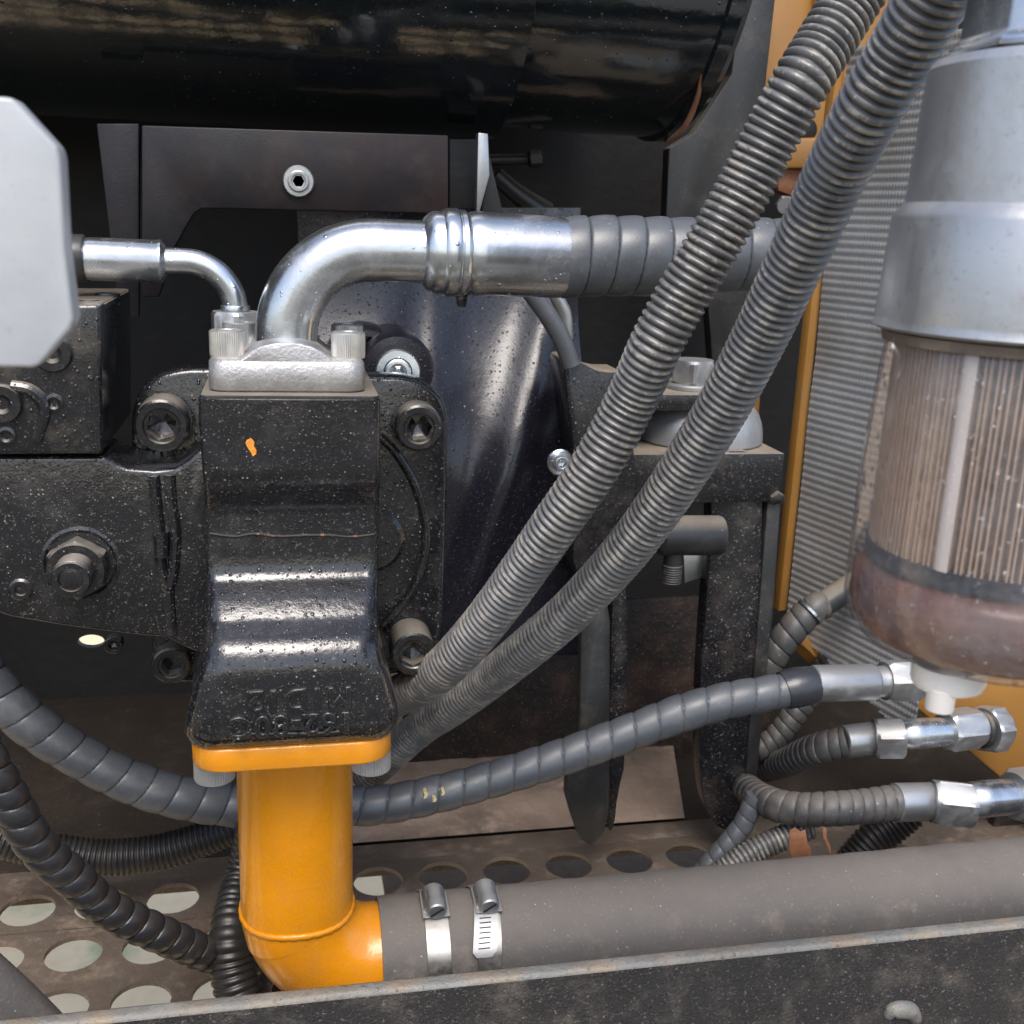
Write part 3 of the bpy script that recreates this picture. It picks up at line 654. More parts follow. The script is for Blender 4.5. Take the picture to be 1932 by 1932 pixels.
# ================================================================== PUMP
def pump():
    t = thing('hydraulic_pump', 'black cast hydraulic pump with large socket bolts at left of the bay', 'pump', P(300, 1230, .76))
    fo = smooth_out([(246, 860), (248, 765), (275, 718), (330, 697), (400, 695), (560, 700), (700, 711), (777, 711), (822, 735), (844, 768), (845, 830), (838, 1144), (832, 1225), (800, 1262), (760, 1275), (380, 1290), (320, 1290), (290, 1255), (285, 1200)], 2)
    prism('mounting_flange', fo, .750, .028, 'cast', t, bevel=.004, seg=3)
    fo2 = [(-140, 862), (185, 861), (197, 862), (215, 874), (240, 884), (290, 888), (330, 884), (355, 868), (374, 850), (400, 850), (400, 1235), (360, 1228), (317, 1205), (233, 1197), (120, 1182), (20, 1165), (-10, 1155), (-140, 1120)]
    prism('end_cover', fo2, .690, .059, 'cast', t, bevel=.0028, seg=3)
    fb = thing
    for nm, cx, cy, r, Yb, h, ro in (('bolt', 312, 790, 52, .749, .026, .3), ('bolt', 784, 797, 46, .749, .022, .1), ('bolt', 772, 1205, 44, .749, .030, .5)):
        c = P(cx, cy, Yb); socket_bolt(nm, c, (-.0, -1, 0), SZ(r, c)*.96, h, 'boltblack', t, rot=ro)
    c = P(328, 1236, .76); socket_bolt('bolt', c, (0, -1, 0), SZ(36, c), .02, 'boltblack', t, rot=.2)
    c = P(217, 1209, .80); socket_bolt('bolt', c, (0, -1, 0), SZ(17, c), .01, 'boltblack', t)
    # curved ridges on the right ear
    def arc(name, P3, w_, hh):
        V, Fc, A = sweep([(P(x, y, .7495), w_) for x, y in P3], .003, 12); obj(name, V, Fc, 'cast', t)
    arc('casting_ridge', [(715, 822), (745, 852), (778, 905), (797, 960), (804, 1010), (798, 1060), (780, 1110), (750, 1150), (722, 1180)], .0032, 0)
    V, Fc = lathe(P(700, 1016, .7505), (0, -1, 0), [(SZ(63, P(700, 1016, .75)), -.001), (SZ(62, P(700, 1016, .75)), .005), (SZ(54, P(700, 1016, .75)), .008), (SZ(30, P(700, 1016, .75)), .0085)], 48)
    obj('bearing_boss', V, Fc, 'cast', t)
    # adjusting screw with lock nut
    c = P(153, 1062, .6905); s = SZ(1, c)
    rev('ring_boss', c, (0, -1, 0), [(74*s, -.002), (72*s, .001), (66*s, .0018), (60*s, .0005), (40*s, .0004)], 'cast', t)
    hexnut('lock_nut', c+Vector((-.001, 0, -.001)), (0, -1, 0), 58*s, .014, 'boltblack', t, rot=.52)
    c = c+Vector((-.001, -.0135, -.001))
    V, Fc, A = sweep([(c, 36*s), (c+Vector((0, -.016, 0)), 36*s)], .0004, 32, corrug(.0020, .07))
    obj('adjusting_screw', V, Fc, 'boltblack', t, ang=60)
    c2 = c+Vector((0, -.0161, 0))
    rev('screw_tip', c2, (0, -1, 0), [(34*s, 0), (32*s, .001), (22*s, .0012), (20*s, -.008)], 'boltblack', t, cap=(False, True))
    for x, y, r in ((40, 1112, 22),):
        c = P(x, y, .6905); s = SZ(1, c)
        rev('small_plug', c, (0, -1, 0), [(r*s, -.001), (r*s, .001), (r*.8*s, .002), (r*.5*s, .002), (r*.42*s, -.001)], 'boltblack', t)
    # casting ribs
    for q in ([(290, 897), (296, 960), (301, 1000), (303, 1060), (310, 1095), (317, 1112)], [(320, 895), (323, 950), (330, 990), (330, 1040), (325, 1090), (318, 1112), (320, 1150), (324, 1196)]):
        V, Fc, A = sweep([(P(x, y, .6895), .0036) for x, y in q], .003, 10); obj('casting_rib', V, Fc, 'cast', t)
    V, Fc, A = sweep([(P(303, 1003, .6885), .005), (P(305, 1050, .6885), .0045)], .003, 12); obj('casting_mark', V, Fc, 'cast', t)
    # control block on top
    u = thing('control_valve_block', 'black valve block with round plugs above the pump cover', 'valve block', P(100, 860, .68))
    prism('block', [(-140, 572), (190, 574), (193, 858), (-140, 860)], .683, .135, 'black', u, bevel=.003, seg=3)
    prism('top_rib', [(150, 572), (200, 572), (200, 590), (150, 590)], .70, .11, 'black', u, bevel=.002)
    for x, y, w_ in ((204, 576, 22), (170, 590, 18)):
        c = P(x, y, .76 if x > 190 else .71); cyl('cap_screw', c, (0, 0, 1), SZ(w_, c), .008, 'boltblack', u)
    V, Fc = lathe(P(152, 700, .71), (0, 0, 1), [(.012, -.06), (.012, .025), (.008, .032)], 24)
    for x, y, r, d_ in ((100, 666, 36, .004), (5, 761, 37, .004)):
        c = P(x, y, .6825); s = SZ(1, c)
        rev('round_plug', c, (0, -1, 0), [(r*s, -.001), (r*s, d_*.6), ((r-3)*s, d_), (r*.5*s, d_), (r*.3*s, d_*.4)], 'boltblack', u)
    for x, y, r in ((102, 760, 17), (12, 822, 17)):
        c = P(x, y, .6825); s = SZ(1, c)
        rev('small_plug', c, (0, -1, 0), [(r*s, -.001), (r*s, .001), (r*.7*s, .0015), (r*.5*s, .0005), (r*.4*s, -.002)], 'boltblack', u)
    V, Fc, A = sweep([(P(22, 730, .683), .004), (P(60, 738, .683), .004), (P(84, 770, .683), .004), (P(70, 830, .683), .003)], .003, 10); obj('casting_rib', V, Fc, 'black', u)
pump()
# ------------------------------------------------------------------ cast inlet block
def inlet():
    t = thing('inlet_casting', 'black cast inlet block with raised lettering above the orange pipe flange', 'casting', P(550, 1420, .69))
    secs = [(752, 375, 717, .6465, .004), (755, 373, 719, .645, .005), (800, 374, 719, .6445, .005), (895, 381, 718, .6445, .005), (920, 383, 718, .647, .006), (935, 384, 717, .652, .006), (960, 385, 717, .6575, .006), (985, 386, 716, .6575, .006),
            (1012, 386, 716, .6572, .006), (1050, 387, 715, .6565, .006), (1082, 387, 715, .6545, .007), (1100, 387, 715, .6495, .008), (1118, 387, 715, .642, .009), (1150, 387, 715, .633, .01), (1175, 386, 716, .627, .011), (1195, 385, 716, .619, .012),
            (1215, 384, 717, .6125, .013), (1240, 381, 720, .608, .014), (1270, 372, 726, .6055, .014), (1300, 361, 739, .605, .014), (1355, 347, 753, .6045, .014), (1385, 343, 757, .606, .015), (1402, 350, 748, .611, .016), (1414, 362, 738, .619, .016)]
    loops = []; dense = []
    for a, b in zip(secs, secs[1:]):
        k = max(1, int((b[0]-a[0])/12))
        for i in range(k): dense.append(tuple(a[q]+(b[q]-a[q])*i/k for q in range(5)))
    dense.append(secs[-1])
    zs = []
    for py, xl, xr, Y, r in dense:
        z = P(545, py, Y).z
        if zs and z > zs[-1]-.0004: z = zs[-1]-.0004
        zs.append(z)
        loops.append(rr_loop(P(xl, py, Y).x, P(xr, py, Y).x, Y, .775, r, z))
    V, Fc = loft(loops)
    b = obj('body', V, Fc, 'cast', t, ang=50)
    # rusty casting seams
    V, Fc, A = sweep([(P(x, y+2*math.sin(x*.3), .6570), .0008) for x, y in [(395+k*26, 1009+(k % 3)) for k in range(13)]], .003, 8, wob=.001); obj('casting_seam', V, Fc, M['seam'], t)
    # raised lettering, upside down as on the casting
    def text(s_, px, py, size, Y):
        cu = bpy.data.curves.new('raised_lettering', 'FONT'); cu.body = s_; cu.size = size; cu.extrude = .0019; cu.bevel_depth = .0008; cu.bevel_resolution = 2; cu.align_x = 'CENTER'; cu.align_y = 'CENTER'; cu.space_character = 1.12
        tmp = bpy.data.objects.new('tmp', cu); COL.objects.link(tmp)
        me = bpy.data.meshes.new_from_object(tmp.evaluated_get(bpy.context.evaluated_depsgraph_get())); bpy.data.objects.remove(tmp)
        c = P(px, py, Y); mx = Matrix.Translation(c)@Matrix.Rotation(PI, 4, 'Y')@Matrix.Rotation(PI/2, 4, 'X')@Matrix.Rotation(0, 4, 'Z')
        # upside down: x -> -x, up -> -z, faces -y
        mx = Matrix.Translation(c)@Matrix(((-1, 0, 0, 0), (0, 0, -1, 0), (0, -1, 0, 0), (0, 0, 0, 1)))
        me.transform(mx); me.transform(Matrix.Translation(-ORG[t.name]))
        for p_ in me.polygons: p_.use_smooth = True
        me.set_sharp_from_angle(angle=.8)
        me.materials.append(M['cast']); o = bpy.data.objects.new('raised_lettering', me); COL.objects.link(o); o.parent = t; ORG[o.name] = ORG[t.name]
    text('M1D12', 566, 1316, .0185, .6055)
    text('162-80C', 552, 1364, .0185, .6048)
    pl = [(P(x, y, .6052), .0008) for x, y in ((463, 1384), (520, 1384), (590, 1383), (640, 1380))]
    V, Fc, A = sweep(pl, .003, 8); obj('casting_line', V, Fc, 'cast', t)
    # orange paint spot
    V = [P(x, y, .6440) for x, y in ((463, 836), (466, 830), (474, 827), (480, 834), (479, 842), (484, 850), (483, 857), (477, 861), (473, 853), (468, 846))]; n = len(V); V += [v+Vector((0, .001, 0)) for v in V]
    obj('paint_spot', V, [tuple(range(n)), tuple(range(2*n-1, n-1, -1))]+[(i, n+i, n+(i+1) % n, (i+1) % n) for i in range(n)], 'chip', t)
    # thin machined lip on top
    zt = P(545, 752, .6465).z
    V, Fc = loft([rr_loop(P(377, 752, .645).x, P(716, 752, .645).x, .6475, .774, .004, zt-.001), rr_loop(P(377, 752, .645).x, P(716, 752, .645).x, .6475, .774, .004, zt+.0016)])
    obj('machined_face', V, Fc, 'matte', t, bevel=.0004)
    return zt+.0016
ZT = inlet()
# ------------------------------------------------------------------ discharge hose: clamp, elbow, ferrule, wrapped hose
def discharge():
    t = thing('discharge_hose', 'big silver elbow with bolted clamp and thick wrapped hose running right', 'hose assembly', (P(540, 745, .68).x, .70, ZT))
    Yf = .658
    hh = P(545, 680, Yf).z-ZT
    xl, xr = P(393, 745, Yf).x, P(690, 745, Yf).x
    def sec(z, ins): return rr_loop(xl+ins, xr-ins, Yf+ins, Yf+.088-ins, .010, z)
    V, Fc = loft([sec(ZT+.0003, .001), sec(ZT+.0015, 0), sec(ZT+hh*.5, 0), sec(ZT+hh-.002, .0003), sec(ZT+hh, .002)])
    obj('flange_clamp', V, Fc, 'castalu', t, ang=50)
    cx = P(541, 660, .70).x; cy = .702
    top = [(cx+SZ(dx, Vector((cx, cy, ZT)))) for dx in (-76, 76)]
    # raised hub of the split clamp
    V = []; Fc = []
    prof = [(-92, 0), (-84, 3), (-74, 10), (-62, 21), (-46, 29), (-24, 34), (0, 35.5), (24, 34), (46, 29), (62, 21), (74, 10), (84, 3), (92, 0)]
    s = SZ(1, Vector((cx, Yf, ZT))); n = len(prof)
    fr = [Vector((cx+a*s, Yf+.0012, ZT+hh-.0008+b*s)) for a, b in prof]; bk = [v+Vector((0, .083, 0)) for v in fr]
    lo = [Vector((fr[-1].x, fr[-1].y, ZT+hh-.004)), Vector((fr[0].x, fr[0].y, ZT+hh-.004))]
    A_ = fr+lo; B_ = [v+Vector((0, .083, 0)) for v in A_]; m_ = len(A_)
    obj('clamp_hub', A_+B_, [tuple(range(m_)), tuple(range(2*m_-1, m_-1, -1))]+[(i, m_+i, m_+(i+1) % m_, (i+1) % m_) for i in range(m_)], 'castalu', t, bevel=.0015)
    for px, py, Y, mm in ((429, 672, Yf+.020, 'rustzinc'), (657, 674, Yf+.020, 'rustzinc'), (452, 668, Yf+.069, 'zincdull'), (655, 668, Yf+.069, 'zincdull')):
        c = P(px, py, Y); c.z = ZT+hh-.0003
        socket_bolt('bolt', c, (0, 0, 1), .0103, .0155, mm, t, knurl=True, ri=.5)
    # elbow
    zc = P(777, 475, cy).z
    xe = P(800, 475, cy).x
    r = SZ(58, P(700, 475, cy)); br = (zc-(ZT+hh))*.80
    L_ = [(Vector((cx, cy, ZT+hh-.01)), r*1.04), (Vector((cx, cy, ZT+hh+.004)), r*1.0)]
    B = br*1.06; bx = cx+.006
    L_ = [(Vector((cx, cy, ZT+hh-.01)), r), (Vector((cx, cy, zc-B)), r)]
    for k in range(1, 9):
        a = PI/2*k/8; L_.append((Vector((cx+B-B*math.cos(a), cy, zc-B+B*math.sin(a))), r))
    L_.append((Vector((xe+.006, cy, zc)), r))
    pipe('elbow', L_, 'zinc', t, seg=48, step=.003)
    ax = (P(1040, 483, cy)-P(830, 475, cy)).normalized()
    c0 = Vector((xe, cy, zc)); s = SZ(1, c0)
    K = lambda px: (P(px, 478, cy).x-c0.x)
    rev('collar', c0, (1, 0, 0), [(59*s, -.001), (64*s, 0), (72*s, .003), (76*s, .006), (76*s, K(832)), (80*s, K(836)), (82*s, K(842)), (82*s, K(858)), (80*s, K(862)), (78*s, K(864)), (80*s, K(866)), (80*s, K(874)), (77*s, K(878)), (72*s, K(884))], 'zinc', t, seg=64)
    rev('ferrule', c0+Vector((K(879), 0, 0)), (1, 0, -.012), [(74*s, 0), (77*s, .002), (79*s, .006), (79*s, .010), (77.5*s, .014), (77*s, K(1064)-K(879)-.002), (76*s, K(1064)-K(879)), (68*s, K(1064)-K(879)), (66*s, K(1064)-K(879)-.005)], 'zinc', t, seg=16, ang=30)
    for k in range(3):
        pass
    w0 = c0+Vector((K(1058), 0, -.001)); re = 77*s
    L_ = [(w0, re)]+[(P(px, py, cy), SZ(rr, P(px, py, cy))) for px, py, rr in ((1130, 483, 75), (1250, 484, 73), (1360, 483, 70), (1440, 481, 68), (1496, 480, 66))]
    wrap('spiral_wrap', L_, 'rubber', t, pitch=.0178, bulge=.045, groove=.03, seg=64)
    c = P(880, 570, .74); prism('lock_tab', [(862, 555), (884, 555), (880, 580), (864, 578)], .715, .008, 'boltblack', t, bevel=.001)
discharge()
# ------------------------------------------------------------------ small silver elbow at left
def small_elbow():
    cy = .745
    t = thing('pilot_hose_fitting', 'small silver elbow and ferrule above the pump left of the big elbow', 'hose fitting', P(445, 640, cy))
    c = P(160, 488, cy); s = SZ(1, c); K = lambda px: P(px, 488, cy).x-c.x
    ax = (1, 0, -.01)
    rev('ferrule', c, ax, [(30*s, 0), (38*s, .0005), (40*s, .003), (40*s, K(298)), (41*s, K(300)), (41*s, K(305)), (37*s, K(308)), (30*s, K(313))], 'zinc', t, seg=20, ang=30)
    cyl('hose_end', P(128, 486, cy), ax, 44*s, K(162)-K(128), 'rubberb', t)
    xb = P(443, 560, cy).x; zc = P(350, 493, cy).z; r = 24.5*s; B = .030
    L_ = [(Vector((P(305, 490, cy).x, cy, zc)), r), (Vector((xb-B, cy, zc)), r)]
    for k in range(1, 8):
        a = PI/2*k/8; L_.append((Vector((xb-B+B*math.sin(a), cy, zc-B+B*math.cos(a))), r))
    zb = P(443, 590, cy).z; L_ += [(Vector((xb, cy, zc-B)), r), (Vector((xb, cy, zb)), r)]
    pipe('tube', L_, 'zinc', t, seg=32, step=.003)
    cc = Vector((xb, cy, zb+.001))
    cyl('collar', cc, (0, 0, 1), 28*s, .004, 'zinc', t)
    hexnut('nut', cc, (0, 0, -1), 50*s, .020, 'zincdull', t, rot=.35)
    cyl('stem', cc-Vector((0, 0, .0205)), (0, 0, -1), 36*s, .025, 'zincdull', t)
small_elbow()
# ------------------------------------------------------------------ orange pipe
def orange():
    Yf = .612
    zt = P(550, 1408, Yf).z; zb = P(550, 1452, Yf).z
    t = thing('orange_inlet_pipe', 'bright orange elbow pipe with bolted flange below the black casting', 'pipe', P(560, 1860, .7))
    xl, xr = P(357, 1430, Yf).x, P(743, 1430, Yf).x
    # flange tilts slightly: right end a little higher in the photo because it recedes
    lp = lambda z, i: rr_loop(xl+i, xr-i, Yf+i, Yf+.165-i, .020, z, 9)
    V, Fc = loft([lp(zb, .0012), lp(zb+.0008, .0003), lp(zb+.0016, 0), lp(zt-.0016, 0), lp(zt-.0005, .0006), lp(zt, .0015)])
    obj('flange', V, Fc, 'yellow', t, ang=50)
    for px, py, Y in ((405, 1455, Yf+.022), (700, 1455, Yf+.022), (405, 1455, Yf+.14), (700, 1455, Yf+.14)):
        c = P(px, py, Y); c.z = zb+.0002
        if Y > .7: c.x = P(px, 1455, Yf+.022).x
        socket_bolt('bolt', c, (0, 0, -1), .0125, .0145, 'castalu', t, knurl=True)
    cy = .698; xc = P(559, 1580, cy).x; r = SZ(105.5, P(559, 1580, cy-.0))
    zh = P(850, 1792, cy).z; B = .052
    xe = P(738, 1780, cy-.03).x
    L_ = [(Vector((xc, cy, zb+.002)), r*.985), (Vector((xc, cy, zb-.006)), r*.985), (Vector((xc, cy, zb-.0075)), r), (Vector((xc, cy, zh+B+.002)), r)]
    for k in range(1, 9):
        a = PI/2*k/8; L_.append((Vector((xc+B-B*math.cos(a), cy, zh+B-B*math.sin(a))), r))
    L_ += [(Vector((xe, cy, zh)), r)]
    pipe('elbow_tube', L_, 'yellow', t, seg=72, step=.0025, ang=50)
    V = []; Fc = []
    # weld bead
    ring = []; seg = 90
    for i in range(seg):
        a = 2*PI*i/seg; c = Vector((xc+(r+.0002)*math.cos(a), cy+(r+.0002)*math.sin(a), zh+B-.002+.0012*math.sin(a*3)))
        for k in range(8):
            b = 2*PI*k/8; q = .0022*(1+.12*math.sin(i*2.1)); V.append(c+Vector((math.cos(a), math.sin(a), 0))*q*math.cos(b)*.7+Vector((0, 0, 1))*q*math.sin(b))
    for i in range(seg):
        for k in range(8):
            i2 = (i+1) % seg; k2 = (k+1) % 8; Fc.append((i*8+k, i*8+k2, i2*8+k2, i2*8+k))
    obj('weld_bead', V, Fc, 'yellow', t, ang=180)
    # ---- suction hose
    h = thing('suction_hose', 'thick dusty grey rubber hose clamped onto the orange pipe', 'hose', (xe, cy, zh-.044))
    rh = r*1.085
    ys = [(xe-.006, rh), (xe+.12, rh), (xe+.30, rh*1.01), (xe+.50, rh*1.02), (xe+.75, rh*1.02)]
    L_ = [(Vector((x, cy, zh+(x-xe)*.004)), q) for x, q in ys]
    def rf(s, th): return 1+.005*math.sin(s*150+.6*math.sin(th))+.004*math.sin(s*61), 0
    V, Fc, A = sweep(L_, .003, 96, rf)
    obj('hose_body', V, Fc, 'hosefab', h, attr=A, ang=60)
    # clamps
    for i, (px, tl, sc) in enumerate(((831, 0.0, 0), (921, -.10, 1))):
        cl = thing('hose_clamp', ('worm drive clamp nearest the orange pipe end with a mirror bright band', 'second worm drive clamp with slotted strap tail along the band')[i], 'hose clamp', P(px, 1790, cy-.04), 'worm drive clamps on the suction hose')
        x0 = P(px, 1780, cy-.04).x; w2 = .0084; V = []; Fc = []; seg = 96
        for k in range(seg):
            a = 2*PI*k/seg; sh = -tl*rh*math.sin(a)*1.0
            for dx, dr in ((-w2, .0002), (-w2, .0014), (w2, .0014), (w2, .0002)):
                q = rh*1.014+dr; V.append(Vector((x0+dx+sh*1.0, cy-q*math.cos(a), zh+q*math.sin(a))))
        for k in range(seg):
            k2 = (k+1) % seg
            for j in range(4):
                Fc.append((k*4+j, k*4+(j+1) % 4, k2*4+(j+1) % 4, k2*4+j))
        obj('band', V, Fc, 'band', cl, ang=40)
        # screw housing on top front of the hose
        a = math.radians(80); q = rh*1.014+.001; nrm = Vector((0, -math.cos(a), math.sin(a))); tan = Vector((0, -math.sin(a), -math.cos(a)))
        c = Vector((x0-tl*rh*math.sin(a), cy, zh))+nrm*q
        T = lambda u, v, w_: c+Vector((1, 0, 0))*u+tan*v+nrm*w_
        # saddle: arched cover over the screw
        V = []; Fc = []; ns = 10
        for j, v in enumerate((-.012, .006)):
            for k in range(ns+1):
                b = PI*k/ns; V.append(T(.0088*math.cos(b), v, .001+.0105*math.sin(b)))
            for k in range(ns+1):
                b = PI*k/ns; V.append(T(.0075*math.cos(b), v, .001+.0090*math.sin(b)))
        m_ = ns+1
        for k in range(ns):
            Fc += [(k, k+1, 2*m_+k+1, 2*m_+k), (m_+k, m_+k+1, 3*m_+k+1, 3*m_+k), (k, k+1, m_+k+1, m_+k), (2*m_+k, 2*m_+k+1, 3*m_+k+1, 3*m_+k)]
        obj('housing', V, Fc, 'zincdull', cl, ang=40)
        V = [T(u, v, w_) for u, v, w_ in ((-.0098, -.013, .0012), (.0098, -.013, .0012), (.0098, .012, .0012), (-.0098, .012, .0012), (-.0098, -.013, .0024), (.0098, -.013, .0024), (.0098, .012, .0024), (-.0098, .012, .0024))]
        obj('saddle', V, [(0, 1, 2, 3), (4, 5, 6, 7), (0, 1, 5, 4), (1, 2, 6, 5), (2, 3, 7, 6), (3, 0, 4, 7)], 'zincdull', cl, bevel=.0004)
        sc_ = rev('screw', T(0, -.008, .0068), tan, [(.006, 0), (.006, .012), (.0072, .0125), (.0074, .016), (.0070, .0195), (.0060, .0205)], 'zincdull', cl, ang=30)
        d1 = tan
        cs = T(0, -.008, .0068)+tan*.0208
        V = [cs+Vector((1, 0, .0))*u*.8+nrm*u*.6*(1)+Vector((1, 0, 0))*w_*(-.6)+nrm*w_*.8+tan*z_ for u in (-.0055, .0055) for w_ in (-.0006, .0006) for z_ in (-.0002, .0004)]
        obj('screw_slot', V, [(0, 1, 3, 2), (4, 5, 7, 6), (0, 1, 5, 4), (2, 3, 7, 6), (0, 2, 6, 4), (1, 3, 7, 5)], 'void', sc_)
        if i == 1:
            # strap tail with slots lying over the band, bent round the hose
            V = []; Fc = []; K_ = 22; hw = .0088
            a0, a1 = math.radians(76), math.radians(28)
            for k in range(K_+1):
                f_ = k/K_; a = a0+(a1-a0)*f_; ww = hw if f_ < .9 else hw*(1-(f_-.9)*4); sh = -tl*rh*math.sin(a)-.0035*f_
                for dr in (.0018, .0030):
                    q = rh*1.014+dr
                    for dx in (-ww, ww): V.append(Vector((x0+dx+sh-.001, cy-q*math.cos(a), zh+q*math.sin(a))))
            for k in range(K_):
                b_ = k*4
                Fc += [(b_, b_+1, b_+5, b_+4), (b_+2, b_+3, b_+7, b_+6), (b_, b_+2, b_+6, b_+4), (b_+1, b_+3, b_+7, b_+5)]
            Fc += [(0, 1, 3, 2), (K_*4, K_*4+1, K_*4+3, K_*4+2)]
            st_ = obj('strap_tail', V, Fc, 'zincdull', cl, ang=40)
            for k in range(9):
                f_ = .12+.09*k; a = a0+(a1-a0)*f_; q = rh*1.014+.0031; sh = -tl*rh*math.sin(a)-.0035*f_-.001
                nn = Vector((0, -math.cos(a), math.sin(a))); tt = Vector((0, math.sin(a), math.cos(a)))
                cc = Vector((x0+sh-.0008, cy, zh))+nn*q
                V = [cc+Vector((u, 0, 0))+tt*v+nn*w_ for u in (-.0042, .0042) for v in (-.0004, .0004) for w_ in (-.0006, .0002)]
                obj('slot', V, [(0, 1, 3, 2), (4, 5, 7, 6), (0, 1, 5, 4), (2, 3, 7, 6), (0, 2, 6, 4), (1, 3, 7, 5)], 'void', st_)
            cu = bpy.data.curves.new('stamped_lettering', 'FONT'); cu.body = 'rbac'; cu.size = .0075; cu.extrude = .0002; cu.align_x = 'CENTER'
            tmp = bpy.data.objects.new('tmp', cu); COL.objects.link(tmp)
            me = bpy.data.meshes.new_from_object(tmp.evaluated_get(bpy.context.evaluated_depsgraph_get())); bpy.data.objects.remove(tmp)
            a = math.radians(-8); q = rh*1.014+.0016
            cc = Vector((x0-tl*rh*math.sin(a), cy, zh))+Vector((0, -math.cos(a), math.sin(a)))*q
            me.transform(Matrix.Translation(cc-ORG[cl.name])@Matrix(((1, 0, 0, 0), (0, -math.sin(a), -math.cos(a), 0), (0, math.cos(a), math.sin(a), 0), (0, 0, 0, 1))))
            me.materials.append(M['railtop']); o = bpy.data.objects.new('stamped_lettering', me); COL.objects.link(o); o.parent = cl
orange()
# ================================================================== WRAPPED HOSES
t = thing('return_hose', 'long grey spiral wrapped hose passing behind the orange pipe', 'hose assembly', P(1000, 1480, .82))
wrap('spiral_wrap', pts([(-90, 1180, 46, .80), (-25, 1285, 45, .80), (53, 1361, 43, .80), (148, 1425, 41, .805), (250, 1476, 41, .81), (342, 1504, 41, .815), (447, 1519, 41, .82), (600, 1522, 39, .82), (721, 1518, 37, .82), (824, 1498, 36, .82), (911, 1475, 35, .82), (1024, 1441, 35, .82), (1127, 1405, 35, .82), (1207, 1375, 35, .82), (1288, 1345, 36, .82), (1371, 1322, 35, .82), (1438, 1310, 34, .82), (1500, 1298, 33, .82)], Y=.82), 'rubber', t, pitch=.0218, bulge=.075, groove=.025, seg=52)
pipe('tape', pts([(1478, 1302, 36), (1500, 1296, 38), (1525, 1292, 36), (1537, 1291, 33)], Y=.82), 'tape', t, wob=.003)
def fitting(t, L_, Y, hexrot=.3, ferr=True):
    pass
def seg2(a, b, Y): A_ = P(a[0], a[1], Y); B_ = P(b[0], b[1], Y); return A_, (B_-A_).normalized(), (B_-A_).length
c, ax, ln = seg2((1533, 1290), (1651, 1287), .82); s = SZ(1, c)
rev('ferrule', c, ax, [(33*s, 0), (35*s, .001), (35*s, ln-.003), (33*s, ln-.001), (30*s, ln)], 'zincdull', t, seg=16, ang=30)
pipe('neck', pts([(1645, 1287, 30), (1655, 1286, 29), (1672, 1285, 30)], Y=.82), 'zincdull', t)
c, ax, ln = seg2((1668, 1285), (1732, 1282), .82); hexnut('nut', c, ax, 43*s, ln, 'zincdull', t, rot=.25)
c, ax, ln = seg2((1732, 1283), (1762, 1285), .82); cyl('stem', c, ax, 26*s, ln, 'matte', t)
for x, y, w_, h_ in ((803, 1500, 8, 13), (836, 1496, 7, 9), (820, 1510, 8, 6)):
    c = P(x, y, .788); q = SZ(1, c)
    V = [c+Vector((a*w_*q*.6, 0, b*h_*q*.6)) for a, b in ((-.8, -1), (.5, -.8), (.9, .2), (.4, 1), (-.7, .8), (-.4, 0))]; V += [v+Vector((0, .006, 0)) for v in V]
    obj('paint_spot', V, [tuple(range(6)), tuple(range(11, 5, -1))]+[(i, 6+i, 6+(i+1) % 6, (i+1) % 6) for i in range(6)], 'chipy', t)
o = wrap('drain_hose', pts([(-50, 1370, 36, .66), (-14, 1450, 37, .66), (17, 1505, 38, .665), (53, 1571, 38, .67), (95, 1620, 38, .68), (143, 1661, 37, .69), (190, 1705, 36, .70), (247, 1738, 36, .71), (310, 1766, 35, .72), (370, 1792, 34, .735), (425, 1812, 32, .75), (470, 1830, 30, .77)], Y=.7), 'rubberb', pitch=.0150, bulge=.17, groove=.05, seg=44)
tag(o, 'black deeply banded hose slanting down at the lower left', 'hose')
o = conduit('floor_conduit', pts([(-60, 1560, 34), (20, 1588, 35), (110, 1608, 35), (200, 1618, 35), (300, 1608, 35), (383, 1583, 33), (460, 1555, 31), (560, 1530, 28)], Y=.87), 'conduitd', pitch=.0046, depth=.13)
tag(o, 'dim black corrugated conduit curving behind the banded hose', 'conduit')
o = conduit('upright_conduit', pts([(468, 1560, 24, .80), (455, 1640, 27, .80), (441, 1700, 34, .775), (434, 1760, 40, .75), (438, 1820, 43, .74), (452, 1880, 45, .73), (478, 1950, 46, .72)], Y=.76), 'conduitd', pitch=.0062, depth=.12)
tag(o, 'short black corrugated conduit standing left of the orange elbow', 'conduit')
V, Fc, A = sweep(pts([(-120, 1790, 62), (-50, 1850, 62), (30, 1925, 62), (130, 2030, 62)], Y=.62), .0015, 40, lambda s, th: (1+.006*math.sin(s*1800), 0))
o = obj('braided_hose', V, Fc, 'hosefab', attr=A, ang=60); tag(o, 'brown grey ribbed hose crossing the bottom left corner', 'hose')
o = pipe('shadow_hose', pts([(500, 1850, 36), (540, 1880, 36), (600, 1900, 36)], Y=.80), 'rubberb'); tag(o, 'dark hose end under the orange elbow', 'hose')
